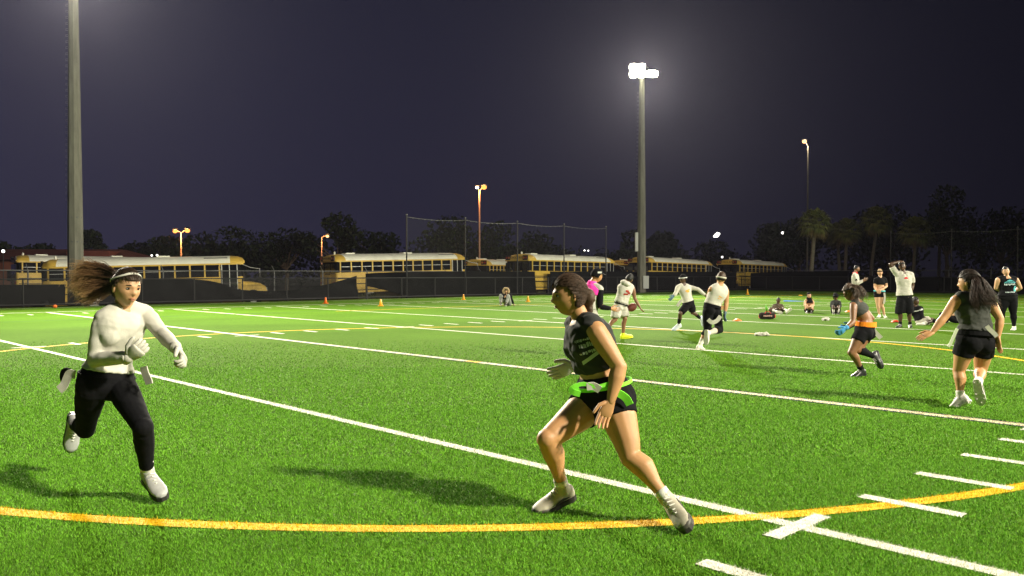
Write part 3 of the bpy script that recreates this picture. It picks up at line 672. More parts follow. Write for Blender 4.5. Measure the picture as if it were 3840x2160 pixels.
def hair_grad():
    m = bpy.data.materials.new('hair_strands'); m.use_nodes = True; t = m.node_tree; b = t.nodes['Principled BSDF']
    a = N(t, 'ShaderNodeAttribute', attribute_name='tip'); r = N(t, 'ShaderNodeValToRGB'); t.links.new(a.outputs['Fac'], r.inputs[0])
    e = r.color_ramp.elements; e[0].position = .12; e[0].color = (.030, .016, .010, 1); e[1].position = .9; e[1].color = (.50, .31, .13, 1)
    q = e.new(.45); q.color = (.17, .090, .040, 1)
    t.links.new(r.outputs[0], b.inputs['Base Color']); b.inputs['Roughness'].default_value = .4; return m
m_strand = hair_grad()

def torso_rows(J, s, sex, fat):
    P, K = J['pelvis'], J['neck']; W = J.get('waist') or lerp(P, K, .36); C = J.get('chest') or lerp(P, K, .70)
    u0 = (W-P).normalized()
    cs = [P-u0*.095*s, P-u0*.02*s, lerp(P, W, .42), W, lerp(W, C, .5), C, lerp(C, K, .42), lerp(C, K, .74), K]
    f = sex == 'f'
    a = [.080, .170, .160, .122, .132, .146, .146, .105, .056] if f else [.085, .158, .152, .142, .152, .168, .170, .120, .062]
    b = [.075, .112, .108, .086, .094, .104, .090, .070, .052] if f else [.080, .108, .104, .098, .106, .114, .098, .078, .058]
    wf = J.get('wf', 1.0)
    rows = cr([np.r_[np.array(c), a[i]*s*fat*wf, b[i]*s*fat, i] for i, c in enumerate(cs)], 4)
    hl = (J['hL']-J['hR']).normalized(); sl = (J['sL']-J['sR']).normalized(); out = []
    for i, r in enumerate(rows):
        t = r[5]; c = V(r[:3]); nx = V(rows[min(i+1, len(rows)-1)][:3]); pv = V(rows[max(i-1, 0)][:3]); up = (nx-pv).normalized()
        l = hl.lerp(sl, max(0, min(1, (t-1.5)/3.5))); l = (l-up*l.dot(up)).normalized(); out.append((t, c, l, l.cross(up), up, r[3], r[4]))
    return out
def torso(soup, rows, t0, t1, inf=0.0, flare=0.0, n=22):
    rs = []
    for (t, c, l, fr, up, a, b) in rows:
        if t < t0-1e-6 or t > t1+1e-6: continue
        k = inf + flare*max(0, 1-(t-t0)/2.0)
        rs.append([c + l*((a+k)*math.copysign(abs(math.cos(q))**.88, math.cos(q))) + fr*((b+k)*math.copysign(abs(math.sin(q))**.88, math.sin(q))) for q in [2*math.pi*j/n for j in range(n)]])
    soup.rings(rs)
def clip(pts, par, rad, f0, f1):
    P, R = [], []
    def ev(f):
        for i in range(len(par)-1):
            if par[i] <= f <= par[i+1]+1e-9:
                k = (f-par[i])/(par[i+1]-par[i]); return lerp(pts[i], pts[i+1], k), rad[i]+(rad[i+1]-rad[i])*k
        return V(pts[-1]), rad[-1]
    fs = sorted(set([f0, f1]+[p for p in par if f0 < p < f1]))
    dense = []
    for a, b in zip(fs[:-1], fs[1:]):
        for k in range(3): dense.append(a+(b-a)*k/3)
    dense.append(fs[-1])
    for f in dense: q = ev(f); P.append(q[0]); R.append(q[1])
    return P, R
def leg_def(J, sd, s, fat):
    h, k, a = J['h'+sd], J['k'+sd], J['a'+sd]; th = (k-h).normalized(); sh = (a-k).normalized(); back = (sh-th)
    back = back.normalized() if back.length > .15 else V((0, 0, 0))
    pts = [h, lerp(h, k, .35), lerp(h, k, .75), k - back*.008*s, lerp(k, a, .28)+back*.016*s, lerp(k, a, .65)+back*.004*s, a]
    return pts, [0, .35, .75, 1, 1.28, 1.65, 2], [r*s*q for r, q in zip((.088, .084, .063, .053, .056, .040, .033), (fat, fat, fat, 1+(fat-1)*.6, 1+(fat-1)*.8, 1, 1))]
def arm_def(J, sd, s, fat, male):
    a, e, w = J['s'+sd], J['e'+sd], J['w'+sd]; k = s*(1.14 if male else 1.0)
    return [a, lerp(a, e, .25), lerp(a, e, .6), e, lerp(e, w, .3), w], [0, .25, .6, 1, 1.3, 2], [r*k*q for r, q in zip((.050, .050, .044, .036, .039, .025), (fat, fat, fat, fat, fat, 1))]
def hand(soup, w, d, side, s, curl=.5, inf=0.0, sgn=1):
    """palm and five fingers: d along the hand, side towards the thumb"""
    d = d.normalized(); side = (side - d*side.dot(d)).normalized(); nn = d.cross(side)*sgn      # nn: palm side, fingers curl to it
    s = s*1.02; L = .088*s
    rs = []
    for x, hw, hh in ((-.012, .024, .018), (.01, .030, .018), (.05, .040, .016), (.085, .041, .013), (.092, .036, .008)):
        rs.append([w + d*(x*s) + side*((hw*s+inf)*math.cos(q)) + nn*((hh*s+inf)*math.sin(q)) for q in [2*math.pi*j/12 for j in range(12)]])
    soup.rings(rs)
    for i, (off, ln) in enumerate(((.030, .070), (.010, .079), (-.010, .073), (-.029, .058))):
        p = w + d*(L*.95) + side*(off*s); dd = (d + side*off*2.2).normalized(); P = [p - dd*.01*s]; ang = 0
        for j, fr in enumerate((.45, .32, .25)):
            ang += curl*(.55 if j == 0 else .75); v = dd*math.cos(ang) + nn*math.sin(ang); p = p + v*(ln*fr*s); P.append(p)
        soup.tube(P, [(.0092*s+inf)]*2+[.0082*s+inf, .0066*s+inf], 6, rnd=True)
    p = w + d*(.022*s) + side*(.030*s); v1 = (side*.75 + d*.65 + nn*.25*curl).normalized(); v2 = (side*.25 + d*.9 + nn*.5*curl).normalized()
    soup.tube([p-v1*.012*s, p+v1*.032*s, p+v1*.032*s+v2*.030*s, p+v1*.032*s+v2*.052*s], [.013*s+inf, .0112*s+inf, .0098*s+inf, .008*s+inf], 6, rnd=True)
def head_frame(J):
    fw = V(J['look']).normalized(); up = J.get('up') or (J['head']-J['neck']); up = V(up); up = (up - fw*up.dot(fw)).normalized(); return up.cross(fw).normalized(), fw, up
def head_pt(x, y, z):                                             # x,y,z on the unit sphere -> head surface in metres
    px, py, pz = .0755*x, .097*y, .117*z
    if z < 0:
        t = -z; px *= 1-.36*t*t
        if y < 0: py *= 1-.52*t**1.1
        else: py *= 1+.02*t
    if z > 0 and y < 0: py *= 1.04
    g = lambda a, c, q: math.exp(-((a-c)/q)**2)
    if y > 0:
        ny = g(px, 0, .011)*(g(pz, -.020, .013)*.021 + g(pz, .003, .020)*.010)
        ny += g(pz, .027, .012)*.005*(abs(px) < .055)
        ny -= (g(px, .031, .014)+g(px, -.031, .014))*g(pz, .008, .012)*.010
        ny += g(px, 0, .023)*(g(pz, -.049, .006)*.0055 + g(pz, -.062, .007)*.006) - g(px, 0, .02)*g(pz, -.0555, .0028)*.003
        ny += g(px, 0, .018)*g(pz, -.094, .013)*.007
        ny += (g(px, .044, .016)+g(px, -.044, .016))*g(pz, -.022, .02)*.004
        py += ny*min(1, y*2)
    return px, py, pz
def head(soup, J, k, far=False):
    l, f, u = head_frame(J); c = J['head']; n, m = (40, 44) if not far else (22, 20)
    T = lambda p: c + l*(p[0]*k) + f*(p[1]*k) + u*(p[2]*k); rs = []
    for i in range(1, m):
        th = math.pi*i/m; rs.append([T(head_pt(math.sin(th)*math.cos(2*math.pi*j/n), math.sin(th)*math.sin(2*math.pi*j/n), -math.cos(th))) for j in range(n)])
    soup.mi = 0; soup.rings(rs)
    for sg in (-1, 1):                                              # ears, eyes, brows
        soup.mi = 0; soup.ell(T((sg*.077, -.008, -.004)), (l*(.009*k), f*(.017*k), u*(.030*k)), 8, 8)
        soup.mi = 2; soup.ell(T((sg*.031, .0785, .008)), (l*(.0140*k), f*(.0092*k), u*(.0060*k)), 10, 6)
        soup.mi = 3; soup.ell(T((sg*.031, .0855, .0085)), (l*(.0074*k), f*(.0045*k), u*(.0062*k)), 8, 6)
        soup.mi = 4; soup.tube([T((sg*.014, .0925, .0275)), T((sg*.030, .0915, .0325)), T((sg*.047, .079, .029))], [.0035*k, .0042*k, .002*k], 5)
        soup.tube([T((sg*.018, .086, .0135)), T((sg*.031, .0895, .0165)), T((sg*.045, .0805, .013))], .0018*k, 4)
    soup.mi = 1
    soup.tube([T((-.022, .083, -.0555)), T((-.008, .0985, -.0505)), T((0, .1, -.052)), T((.008, .0985, -.0505)), T((.022, .083, -.0555))], [.0012*k, .0030*k, .0030*k, .0030*k, .0012*k], 6)
    soup.tube([T((-.020, .083, -.057)), T((0, .098, -.0625)), T((.020, .083, -.057))], [.0012*k, .0040*k, .0012*k], 6)
    soup.mi = 4
def hair_cap(J, k, m, parent, inf=.013, line=.056, back=-.075, name='hair', amp=.006, side=-.03):
    l, f, u = head_frame(J); c = J['head']; n, mm = 48, 44; s = S(); idx = {}
    T = lambda p: c + l*(p[0]*k) + f*(p[1]*k) + u*(p[2]*k)
    def keep(p):
        x, y, z = p
        if y > .035: return z > line + .010*noise.noise(V((x*60, y*60, 3)))
        if y > -.005: q = (y+.005)/.04; return z > side*(1-q) + line*q
        return z > back + .01*noise.noise(V((x*50, y*50, 7)))
    vs = []; fs = []
    for i in range(mm+1):
        th = math.pi*min(max(i, .02), mm-.02)/mm
        for j in range(n):
            a = 2*math.pi*j/n; d = (math.sin(th)*math.cos(a), math.sin(th)*math.sin(a), -math.cos(th)); p = head_pt(*d)
            g = 1 + (inf+amp*noise.noise(V((p[0]*35, p[1]*12, p[2]*12))))/.095; vs.append((p, T((p[0]*g, p[1]*g, p[2]*g))))
    for i in range(mm):
        for j in range(n):
            q = [i*n+j, i*n+(j+1) % n, (i+1)*n+(j+1) % n, (i+1)*n+j]
            if all(keep(vs[t][0]) for t in q): fs.append(q)
    used = sorted({t for q in fs for t in q}); mp = {t: i for i, t in enumerate(used)}
    s.add([vs[t][1] for t in used], [tuple(mp[t] for t in q) for q in fs]); o = s.obj(name, m, parent, True)
    md = o.modifiers.new('thick', 'SOLIDIFY'); md.thickness = .012*k; md.offset = -1
    return o
def combed(J, k, parent, m, root_dir, n=500, rad=.0016, inf=.0165, line=.05, back=-.06, side=-.01, name='combed_hair'):
    """strands combed over the scalp towards where the hair is tied"""
    l, f, u = head_frame(J); c = J['head']; s = S(); rd = V(root_dir).normalized(); cnt = 0
    while cnt < n:
        d0 = V([random.gauss(0, 1) for _ in range(3)]).normalized(); p = head_pt(*d0)
        jt = random.gauss(0, .007)
        if p[1] > .035 and p[2] < line-.006+jt: continue
        if -.005 < p[1] <= .035 and p[2] < side*(1-(p[1]+.005)/.04)+line*(p[1]+.005)/.04: continue
        if p[1] <= -.005 and p[2] < back: continue
        if d0.dot(rd) > .93: continue
        cnt += 1; P = []; g0 = inf*random.uniform(.75, 1.2)
        for i in range(8):
            d = d0.lerp(rd, i/7*random.uniform(.97, 1.0)).normalized(); q = head_pt(*d); g = 1+g0/.095; P.append(c+l*(q[0]*g*k)+f*(q[1]*g*k)+u*(q[2]*g*k))
        s.tube(P, [rad*.5]+[rad]*7, 3)
    return s.obj(name, m, parent, True)
def strands(paths, n, rad, parent, m, name='hair_strands', spread=.02, wave=.01, sides=3, seg=9, taper=.4, lenv=(.6, 1.0), tipat=True):
    """strands that follow a bundle of guide paths"""
    s = S(); tips = []
    for i in range(n):
        g = paths[i % len(paths)]; q = random.random(); off = V([random.gauss(0, 1) for _ in range(3)]); ln = random.uniform(*lenv); ph = random.uniform(0, 6.28); P = []; fan = random.uniform(.2, 1.0)
        o2 = V([random.gauss(0, 1) for _ in range(3)])
        for k in range(seg):
            t = k/(seg-1)*ln; x = t*(len(g)-1); a = min(int(x), len(g)-2); c = lerp(g[a], g[a+1], x-a)
            P.append(c + off*spread*(.35+t*fan) + o2*wave*math.sin(t*7+ph)*t)
        b = len(s.v); s.tube(P, [rad*(1-(1-taper)*k/(seg-1)) for k in range(seg)], sides)
        for k in range(seg): tips.extend([min(1, max(0, k/(seg-1)*ln + random.uniform(-.12, .12)))]*sides)
    me = s.mesh(name)
    if tipat:
        at_ = me.attributes.new('tip', 'FLOAT', 'POINT'); at_.data.foreach_set('value', np.array(tips, dtype=np.float32))
    return link(name, me, m, parent, True)
def shoe_parts(J, sd, s, m, sole, parent, vox, studs=True, name='shoe', cap=None):
    A, K, T = J['a'+sd], J['k'+sd], J['t'+sd]; dn = (A-K).normalized(); d = (T-A).normalized(); dp = dn - d*dn.dot(d)
    dp = dp.normalized() if dp.length > .05 else V((0, 0, -1)); an = math.radians(19); f = d*math.cos(an) - dp*math.sin(an); u = -(dp*math.cos(an) + d*math.sin(an)); l = u.cross(f)
    B = A - u*.078*s; q = S(); rs = []
    for x, hw, z1 in ((-.064, .016, .066), (-.054, .030, .082), (-.02, .035, .100), (.02, .037, .105), (.06, .040, .085), (.10, .045, .064), (.145, .045, .052), (.18, .034, .042), (.198, .014, .030)):
        rs.append([B + f*(x*s) + l*((hw+.003)*s*math.cos(a)) + u*(z1*s*(.5+.5*math.sin(a))) for a in [2*math.pi*j/14 for j in range(14)]])
    q.rings(rs); q.tube([A-u*.02*s, A - dn*.035*s], [.043*s, .041*s], 12)
    o = link(name, remesh(q, vox, 2), m, parent, True)
    if cap:
        rs = []
        for x, hw, z1 in ((.125, .0465, .040), (.145, .0475, .040), (.165, .043, .038), (.185, .034, .034), (.203, .015, .026)):
            rs.append([B + f*(x*s) + l*((hw+.003)*s*math.cos(a)) + u*((z1+.002)*s*(.5+.5*math.sin(a)*(.55 if x < .1 else 1))) for a in [2*math.pi*j/14 for j in range(14)]])
        S().rings(rs).obj('toe_cap', cap, o, True)
    for sg in (-1, 1): S().add([B+f*(x*s)+l*(sg*(hw+.0065)*s)+u*(z*s) for x, hw, z in ((-.03, .034, .035), (.03, .0385, .030), (.085, .043, .022), (.08, .0425, .036), (.03, .038, .050))], [(0, 1, 2, 3, 4)]).obj('side_stripe', sole, o)
    rs = []
    for z in (-.014, .012):
        ring = []
        for x, hw in ((-.068, .02), (-.045, .036), (0, .036), (.05, .037), (.10, .047), (.15, .048), (.185, .036), (.204, .014)): ring.append((x, hw))
        loop = [(x, hw) for x, hw in ring] + [(x, -hw) for x, hw in ring[::-1]]
        rs.append([B + f*(x*s) + l*(y*s) + u*(z*s) for x, y in loop])
    so = S().rings(rs).obj('sole', sole, o)
    if studs:
        e = S()
        for x, y in ((-.04, .022), (-.04, -.022), (.08, .03), (.08, -.03), (.13, .032), (.13, -.032), (.17, 0)): e.tube([B+f*(x*s)+l*(y*s)-u*.010*s, B+f*(x*s)+l*(y*s)-u*.026*s], [.008*s, .005*s], 6)
        e.obj('studs', sole, o)
    lc = S()
    for i in range(5):
        x = .025+.02*i; z = .104-.010*i - (.006 if i > 2 else 0); lc.tube([B+f*(x*s)+l*(.024*s)+u*((z-.012)*s), B+f*((x+.008)*s)+u*((z+.006)*s), B+f*(x*s)-l*(.024*s)+u*((z-.012)*s)], .0035*s, 5)
    lc.obj('laces', c_sock, o); return f, u, l, B
def wrinkle(amp, sc_=16.0, st=(1, 1, 1)):
    return lambda c, n: amp*.55*(.9 - 2.0*abs(noise.noise(V((c.x*9+c.z*5, c.y*9+c.z*4, c.z*17))))) + .7*amp*(noise.noise(V((c.x*sc_*st[0], c.y*sc_*st[1], c.z*sc_*st[2]))) + .5*noise.noise(V((c.x*sc_*2.3, c.y*sc_*2.3, c.z*sc_*2.3+5))))
def decal(o, O, xd, n, rects, m, name, parent, up=V((0, 0, 1)), off=.004):
    """flat print laid on the cloth: rects (x0,z0,x1,z1[,slant]) in metres about O, projected along n"""
    me = o.data; bv = BVHTree.FromPolygons([v.co for v in me.vertices], [tuple(p.vertices) for p in me.polygons]); n = n.normalized(); xd = (xd-n*xd.dot(n)).normalized(); yd = n.cross(xd)
    if yd.dot(up) < 0: yd = -yd
    s = S()
    for r in rects:
        x0, z0, x1, z1 = r[:4]; sl = r[4] if len(r) > 4 else 0; k = 3
        nx, nz = max(2, int((x1-x0)/.012)+1), max(2, int((z1-z0)/.012)+1); P = []; ok = True
        for j in range(nz):
            for i in range(nx):
                x = x0+(x1-x0)*i/(nx-1); z = z0+(z1-z0)*j/(nz-1) + sl*(x-x0); h = bv.ray_cast(O + xd*x + yd*z + n*.5, -n)
                if h[0] is None: ok = False; break
                P.append(h[0] + n*off)
            if not ok: break
        if ok: s.add(P, [(j*nx+i, j*nx+i+1, (j+1)*nx+i+1, (j+1)*nx+i) for j in range(nz-1) for i in range(nx-1)])
    if s.v: return s.obj(name, m, parent)
def word(x, z, w, h, seed, bold=1.0):                              # a row of blurred print marks, too small to read in the photo
    r = random.Random(seed); out = []; cx = x
    while cx < x+w-h*.3:
        lw = h*r.uniform(.2, .6); a = r.uniform(0, .3)*h; b = r.uniform(.65, 1.0)*h
        out.append((cx, z+a, cx+lw, z+b, r.uniform(-.25, .25))); cx += lw + h*r.uniform(.10, .22)
    return out
def ribbon(name, pts, wd, m, parent, side=None, th=.004):
    P = [V(p) for p in cr(pts, 5)]; s = S(); rs = []
    for i, p in enumerate(P):
        t = (P[min(i+1, len(P)-1)]-P[max(i-1, 0)]).normalized(); sd = t.cross(V((.25, .9, .1))).normalized() if side is None else (side - t*side.dot(t)).normalized(); nn = t.cross(sd); k = wd/2
        rs.append([p-sd*k-nn*th, p+sd*k-nn*th, p+sd*k+nn*th, p-sd*k+nn*th])
    return s.rings(rs).obj(name, m, parent)

def joint_ball(q, c, r): q.ell(c, (V((r, 0, 0)), V((0, r, 0)), V((0, 0, r))), 12, 8)
def person(label, J, skin='tan', s=1.0, sex='f', fat=1.0, vox=.016, top=None, bottom=None, shoes=None, socks=None, gloves=None, curl=.5, hk=1.0, sleeve=None, cat='person', face=True, group=None):
    far = vox > .0125; male = sex == 'm'; base = J['pelvis'].copy(); base.z = min(J['tL'].z, J['tR'].z, .05)
    root = empty('person', base, label, cat, group)
    for k in 'LR':
        if 'd'+k not in J: J['d'+k] = (J['w'+k]-J['e'+k]).normalized()
    rows = torso_rows(J, s, sex, fat)
    r_at = lambda t: min(rows, key=lambda r: abs(r[0]-t))
    def extras(q, inf, hi=True, lo=True):
        if lo:
            _, c, l, f, u, a, b = r_at(1)
            for sg in (-1, 1): q.ell(c - f*(.050*s) + l*(sg*.073*s) - u*(.012*s), (l*(.080*s*fat+inf), f*(.078*s*fat+inf), u*(.088*s*fat+inf)), 14, 10)
        if hi and not male:
            _, c, l, f, u, a, b = r_at(5)
            for sg in (-1, 1): q.ell(c + f*(.056*s*fat) + l*(sg*.060*s) - u*(.028*s), (l*(.066*s*fat+inf), f*(.052*s*fat+inf), u*(.064*s*fat+inf)), 14, 10)
    # ---- body
    q = S(); torso(q, rows, 0, 8); extras(q, 0)
    hc = J['head']; l, f, u = head_frame(J); k = s*hk
    q.tube([J['neck']-(hc-J['neck']).normalized()*.05*s, J['neck'], lerp(J['neck'], hc-f*.01*k, .55), hc-f*.012*k-u*.02*k], [.075*s, .054*s*(1.1 if male else 1), .050*s*(1.12 if male else 1), .048*s], 14)
    for sd in 'LR':
        p, par, r = leg_def(J, sd, s, fat); p2, r2 = clip(p, par, r, 0, 2); q.tube(p2, r2, 14, rnd=False); joint_ball(q, J['h'+sd], r[0]*.92); joint_ball(q, p[3], r[3]*1.02); joint_ball(q, J['a'+sd], r[6])
        p, par, r = arm_def(J, sd, s, fat, male); p2, r2 = clip(p, par, r, 0, 2); q.tube(p2, r2, 12, rnd=True); joint_ball(q, J['e'+sd], r[3]*1.03)
        q.tube([lerp(J['neck'], J['s'+sd], .25)+u*.0, J['s'+sd]], [.052*s, .050*s*fat], 12, rnd=True)
    me = remesh(q, vox, 4 if not far else 2); body = S(); body.add([v.co.copy() for v in me.vertices], [tuple(pp.vertices) for pp in me.polygons])
    head(body, J, k, far)
    for sd in 'LR':
        if gloves and sd in gloves[1]: continue
        body.mi = 0; sg = 1 if sd == 'L' else -1
        side = J.get('th'+sd) or V((0, 0, 1)); hand(body, J['w'+sd], J['d'+sd], V(side), s, J.get('curl'+sd, curl), 0, J.get('sg'+sd, 1))
    body.mi = 4
    bo = body.obj('body', [SK[skin], m_lip, m_eyew, m_iris, m_brow], root, True)
    out = {'root': root, 'body': bo, 'rows': rows, 'J': J}
    # ---- clothes
    if bottom:
        mt, tt, fl, inf, loose = bottom; q = S(); torso(q, rows, 0, tt, inf); extras(q, inf, hi=False)
        for sd in 'LR':
            p, par, r = leg_def(J, sd, s, fat); f1 = fl if not hasattr(fl, '__len__') else fl['LR'.index(sd)]
            p2, r2 = clip(p, par, r, 0, f1); n = len(r2); q.tube(p2, [x+inf+loose*min(1, i/(n*.5)) for i, x in enumerate(r2)], 16); joint_ball(q, J['h'+sd], r[0]*.92+inf+.002); (joint_ball(q, p[3], r[3]*1.02+inf+loose) if f1 > 1.1 else None)
        out['bottom'] = link('leggings' if (fl if not hasattr(fl, '__len__') else fl[0]) > 1.2 else 'shorts', remesh(q, vox*.9, 3, wrinkle(.0035 if loose < .01 else .009, 14)), mt, root, True)
    if top:
        mt, t0, sl, inf, loose = top; q = S(); torso(q, rows, t0, 7.35, inf, loose); extras(q, inf*.8, lo=False)
        for sd in 'LR':
            p, par, r = arm_def(J, sd, s, fat, male); q.tube([lerp(J['neck'], J['s'+sd], .35), lerp(J['neck'], J['s'+sd], .97 if (sl if not hasattr(sl, '__len__') else sl[0]) > 0 else .74)], [.056*s+inf*.5, .052*s*fat+inf], 14, rnd=True)
            f1 = sl if not hasattr(sl, '__len__') else sl['LR'.index(sd)]
            if f1 > 0: p2, r2 = clip(p, par, r, 0, f1); n = len(r2); q.tube(p2, [x+inf*.55+loose*.6*i/n for i, x in enumerate(r2)], 14); (joint_ball(q, J['e'+sd], r[3]*1.03+inf*.55+loose*.3) if f1 > 1.1 else None)
        out['top'] = link('shirt', remesh(q, vox*.9, 7 if vox < .01 else 3, wrinkle(.005 if loose < .012 else .011, 13, (1, 1, .7))), mt, root, True)
    if sleeve:                                                       # a separate arm sleeve
        q = S(); p, par, r = arm_def(J, sleeve[1], s, fat, male); p2, r2 = clip(p, par, r, sleeve[2], 1.95); q.tube(p2, [x+.004 for x in r2], 12); q.obj('arm_sleeve', sleeve[0], root, True)
    if gloves:
        for sd in gloves[1]:
            q = S(); side = J.get('th'+sd) or V((0, 0, 1)); hand(q, J['w'+sd], J['d'+sd], V(side), s*1.03, J.get('curl'+sd, curl), .003, J.get('sg'+sd, 1))
            q.tube([J['w'+sd]-J['d'+sd]*.05*s, J['w'+sd]+J['d'+sd]*.015*s], [.030*s, .029*s], 12); q.obj('glove', gloves[0], root, True)
    if socks:
        for sd in 'LR':
            m0 = socks[0] if not isinstance(socks[0], tuple) else socks[0]['LR'.index(sd)]; f0 = socks[1] if not isinstance(socks[1], tuple) else socks[1]['LR'.index(sd)]
            q = S(); p, par, r = leg_def(J, sd, s, fat); p2, r2 = clip(p, par, r, f0, 2); q.tube(p2, [x+.0055 for x in r2], 14, rnd=False); q.obj('sock', m0, root, True)
    if shoes:
        for sd in 'LR': out['shoe'+sd] = shoe_parts(J, sd, s*shoes[2], shoes[0], shoes[1], root, min(vox, .012)*.85, studs=vox < .013, cap=shoes[3] if len(shoes) > 3 else None)
    return out
def JP(d0, **k):
    """joint name = (photo pixel x, y, metres farther away than d0)"""
    J = {}
    for n, v in k.items():
        J[n] = at(v[0], v[1], d0+v[2]) if isinstance(v, tuple) and len(v) == 3 and abs(v[0]) > 30 else v
    return J
def belt(P, t, m, name='flag_belt', hh=.022, inf=.018, parent=None):
    rows = P['rows']; r = min(rows, key=lambda r: abs(r[0]-t)); _, c, l, f, u, a, b = r; n = 28; rs = []
    for k, z in ((0, -hh), (.004, -hh), (.004, hh), (0, hh)):
        rs.append([c + l*((a+inf+k)*math.cos(q)) + f*((b+inf+.012+k-.014*math.sin(q))*math.sin(q)) + u*z for q in [2*math.pi*j/n for j in range(n)]])
    s = S(); s.rings(rs+[rs[0]], cap=False); return s.obj(name, m, P['root']), r
def ringband(J, k, z, m, parent, name='headband', h=.02, inf=.012, tilt=.0):
    l, f, u = head_frame(J); c = J['head']; n = 32; rs = []
    for kk, zz in ((0, -h), (.004, -h), (.004, h), (0, h)):
        ring = []
        for j in range(n):
            a = 2*math.pi*j/n; zc = z + tilt*math.sin(a)+zz*1.0; q = math.sqrt(max(.05, 1-(zc/.117)**2)); g = inf+kk
            ring.append(c + l*((.0755*q+g)*math.cos(a)*k) + f*((.097*q+g)*math.sin(a)*k) + u*(zc*k))
        rs.append(ring)
    return S().rings(rs+[rs[0]], cap=False).obj(name, m, parent, True)
h_warm = mat('hair_warm', (.040, .023, .013), .6, .3, var=.4, vscale=25)
# ---------------------------------------------------------------- the woman in the white top, running, far left
J = JP(5.39, head=(474, 1080, -.05), neck=(462, 1152, 0.), chest=(447, 1235, -.02), waist=(414, 1350, .02), pelvis=(396, 1436, .02),
       sR=(386, 1196, -.09), sL=(545, 1176, .10), eR=(352, 1350, -.12), wR=(486, 1338, -.26), eL=(606, 1250, .0), wL=(664, 1309, -.18),
       hR=(344, 1452, -.05), hL=(450, 1442, .07), kR=(320, 1606, .24), aR=(279, 1592, .58), tR=(264, 1694, .64), kL=(536, 1602, -.27), aL=(553, 1772, -.03), tL=(603, 1848, -.12),
       look=V((.78, -.60, -.16)), up=V((.06, .02, 1)), thR=V((.15, -.5, .9)), thL=V((-.2, -.5, .8)))
J['dR'] = V((.75, -.35, .5)); J['dL'] = V((.6, -.4, -.55)); J['sgR'] = -1; J['sgL'] = 1
P = person('woman running in white long sleeved top, black leggings and white gloves', J, 'olive', 1.03, 'f', .95, .0082, top=(c_white, 2.1, 1.96, .010, .008), bottom=(c_black, 2.9, 1.86, .007, 0), shoes=(c_shoeg, c_sole, 1.04), socks=(c_sock, 1.72), gloves=(c_cream, 'LR'), curl=1.25, hk=.98)
R = P['root']; hair_cap(J, 1.03*.98, h_warm, R, .010, .054, -.06, amp=.003); ringband(J, 1.03, .060, c_cream, R, h=.006, inf=.016, tilt=.044); combed(J, 1.01, R, h_warm, (.1, -1, .25), 1300, rad=.0011, inf=.0125, line=.05)
d = 5.47; G = [[at(x, y, d+z) for x, y, z in q] for q in (
 ((436, 1024, 0), (385, 1004, .05), (330, 998, .08), (288, 1010, .1), (270, 1038, .1)), ((432, 1042, 0), (375, 1030, .04), (318, 1032, .05), (283, 1058, .06), (272, 1088, .06)),
 ((430, 1060, 0), (385, 1062, .03), (335, 1070, .03), (298, 1084, .03), (278, 1102, .03)), ((430, 1078, 0), (392, 1092, .02), (350, 1108, 0), (318, 1118, 0), (292, 1130, 0)), ((428, 1050, .06), (372, 1050, .12), (322, 1058, .14), (286, 1078, .16), (268, 1112, .16)))]
strands(G, 2400, .0015, R, m_strand, spread=.020, wave=.036, seg=14, lenv=(.35, .88))
b, r = belt(P, 1.8, c_black, hh=.014, inf=.010)
for sx, pts in ((1, ((282, 1405), (262, 1402), (252, 1418), (240, 1445), (222, 1462))), (2, ((538, 1375), (545, 1400), (556, 1425), (560, 1440)))):
    ribbon('flag', [at(x, y, 5.30 if sx == 1 else 5.45) for x, y in pts], .055, c_cream, R)
ribbon('flag', [at(x, y, 5.38) for x, y in ((276, 1400), (245, 1392), (236, 1412), (240, 1428))], .045, c_black, R)

# ---------------------------------------------------------------- the woman in black with the green flag belt, centre
J = JP(5.13, head=(2136, 1110, 0.), neck=(2178, 1194, .01), chest=(2207, 1275, 0.), waist=(2246, 1392, .02), pelvis=(2264, 1480, .02),
       sL=(2234, 1240, -.15), sR=(2156, 1232, .16), eL=(2322, 1376, -.20), wL=(2290, 1506, -.24), eR=(2222, 1338, .26), wR=(2152, 1372, .28),
       hL=(2300, 1502, -.07), hR=(2232, 1502, .10), kR=(2054, 1648, -.14), aR=(2110, 1832, .02), tR=(2030, 1899, -.02), kL=(2368, 1712, -.22), aL=(2500, 1872, -.33), tL=(2562, 1962, -.48),
       look=V((-.96, -.20, -.10)), up=V((-.10, 0, 1)), thL=V((-.9, -.2, .1)), thR=V((-.2, -.3, 1)))
J['dL'] = V((-.42, -.05, -.9)); J['dR'] = V((-.85, -.1, -.35)); J['sgL'] = -1; J['wf'] = .86
P = person('woman crouching mid stride in black sleeveless crop top with lime green flag belt', J, 'tan', 1.03, 'f', 1.24, .0082, top=(c_dkgrey, 3.15, 0, .012, .012), bottom=(c_black, 2.75, .30, .008, .003), shoes=(c_shoet, c_sole, 1.06, mat('shoe_toe_dark', (.07, .065, .055), .5, .4)), socks=(c_sock, 1.80), gloves=(c_cream, 'R'), sleeve=(c_black, 'R', .3), curl=.35, hk=1.0)
R = P['root']; hair_cap(J, 1.03, h_brown, R, .013, .056, -.065, amp=.003, side=-.035); combed(J, 1.03, R, h_brown, (0, -1, -.05), 1500, rad=.0012, inf=.0155, line=.052, back=-.06, side=-.03)
l, f, u = head_frame(J); hb = J['head'] - f*.112 - u*.020
bun = S(); bun.ell(hb, (l*.052, f*.045, u*.055), 16, 12); bun.ell(hb-u*.065-f*.004, (l*.026, f*.024, u*.045), 12, 8); link('hair_bun', remesh(bun, .006, 2, wrinkle(.006, 60)), h_brown, R, True)
b, r = belt(P, 1.9, c_lime, hh=.011)
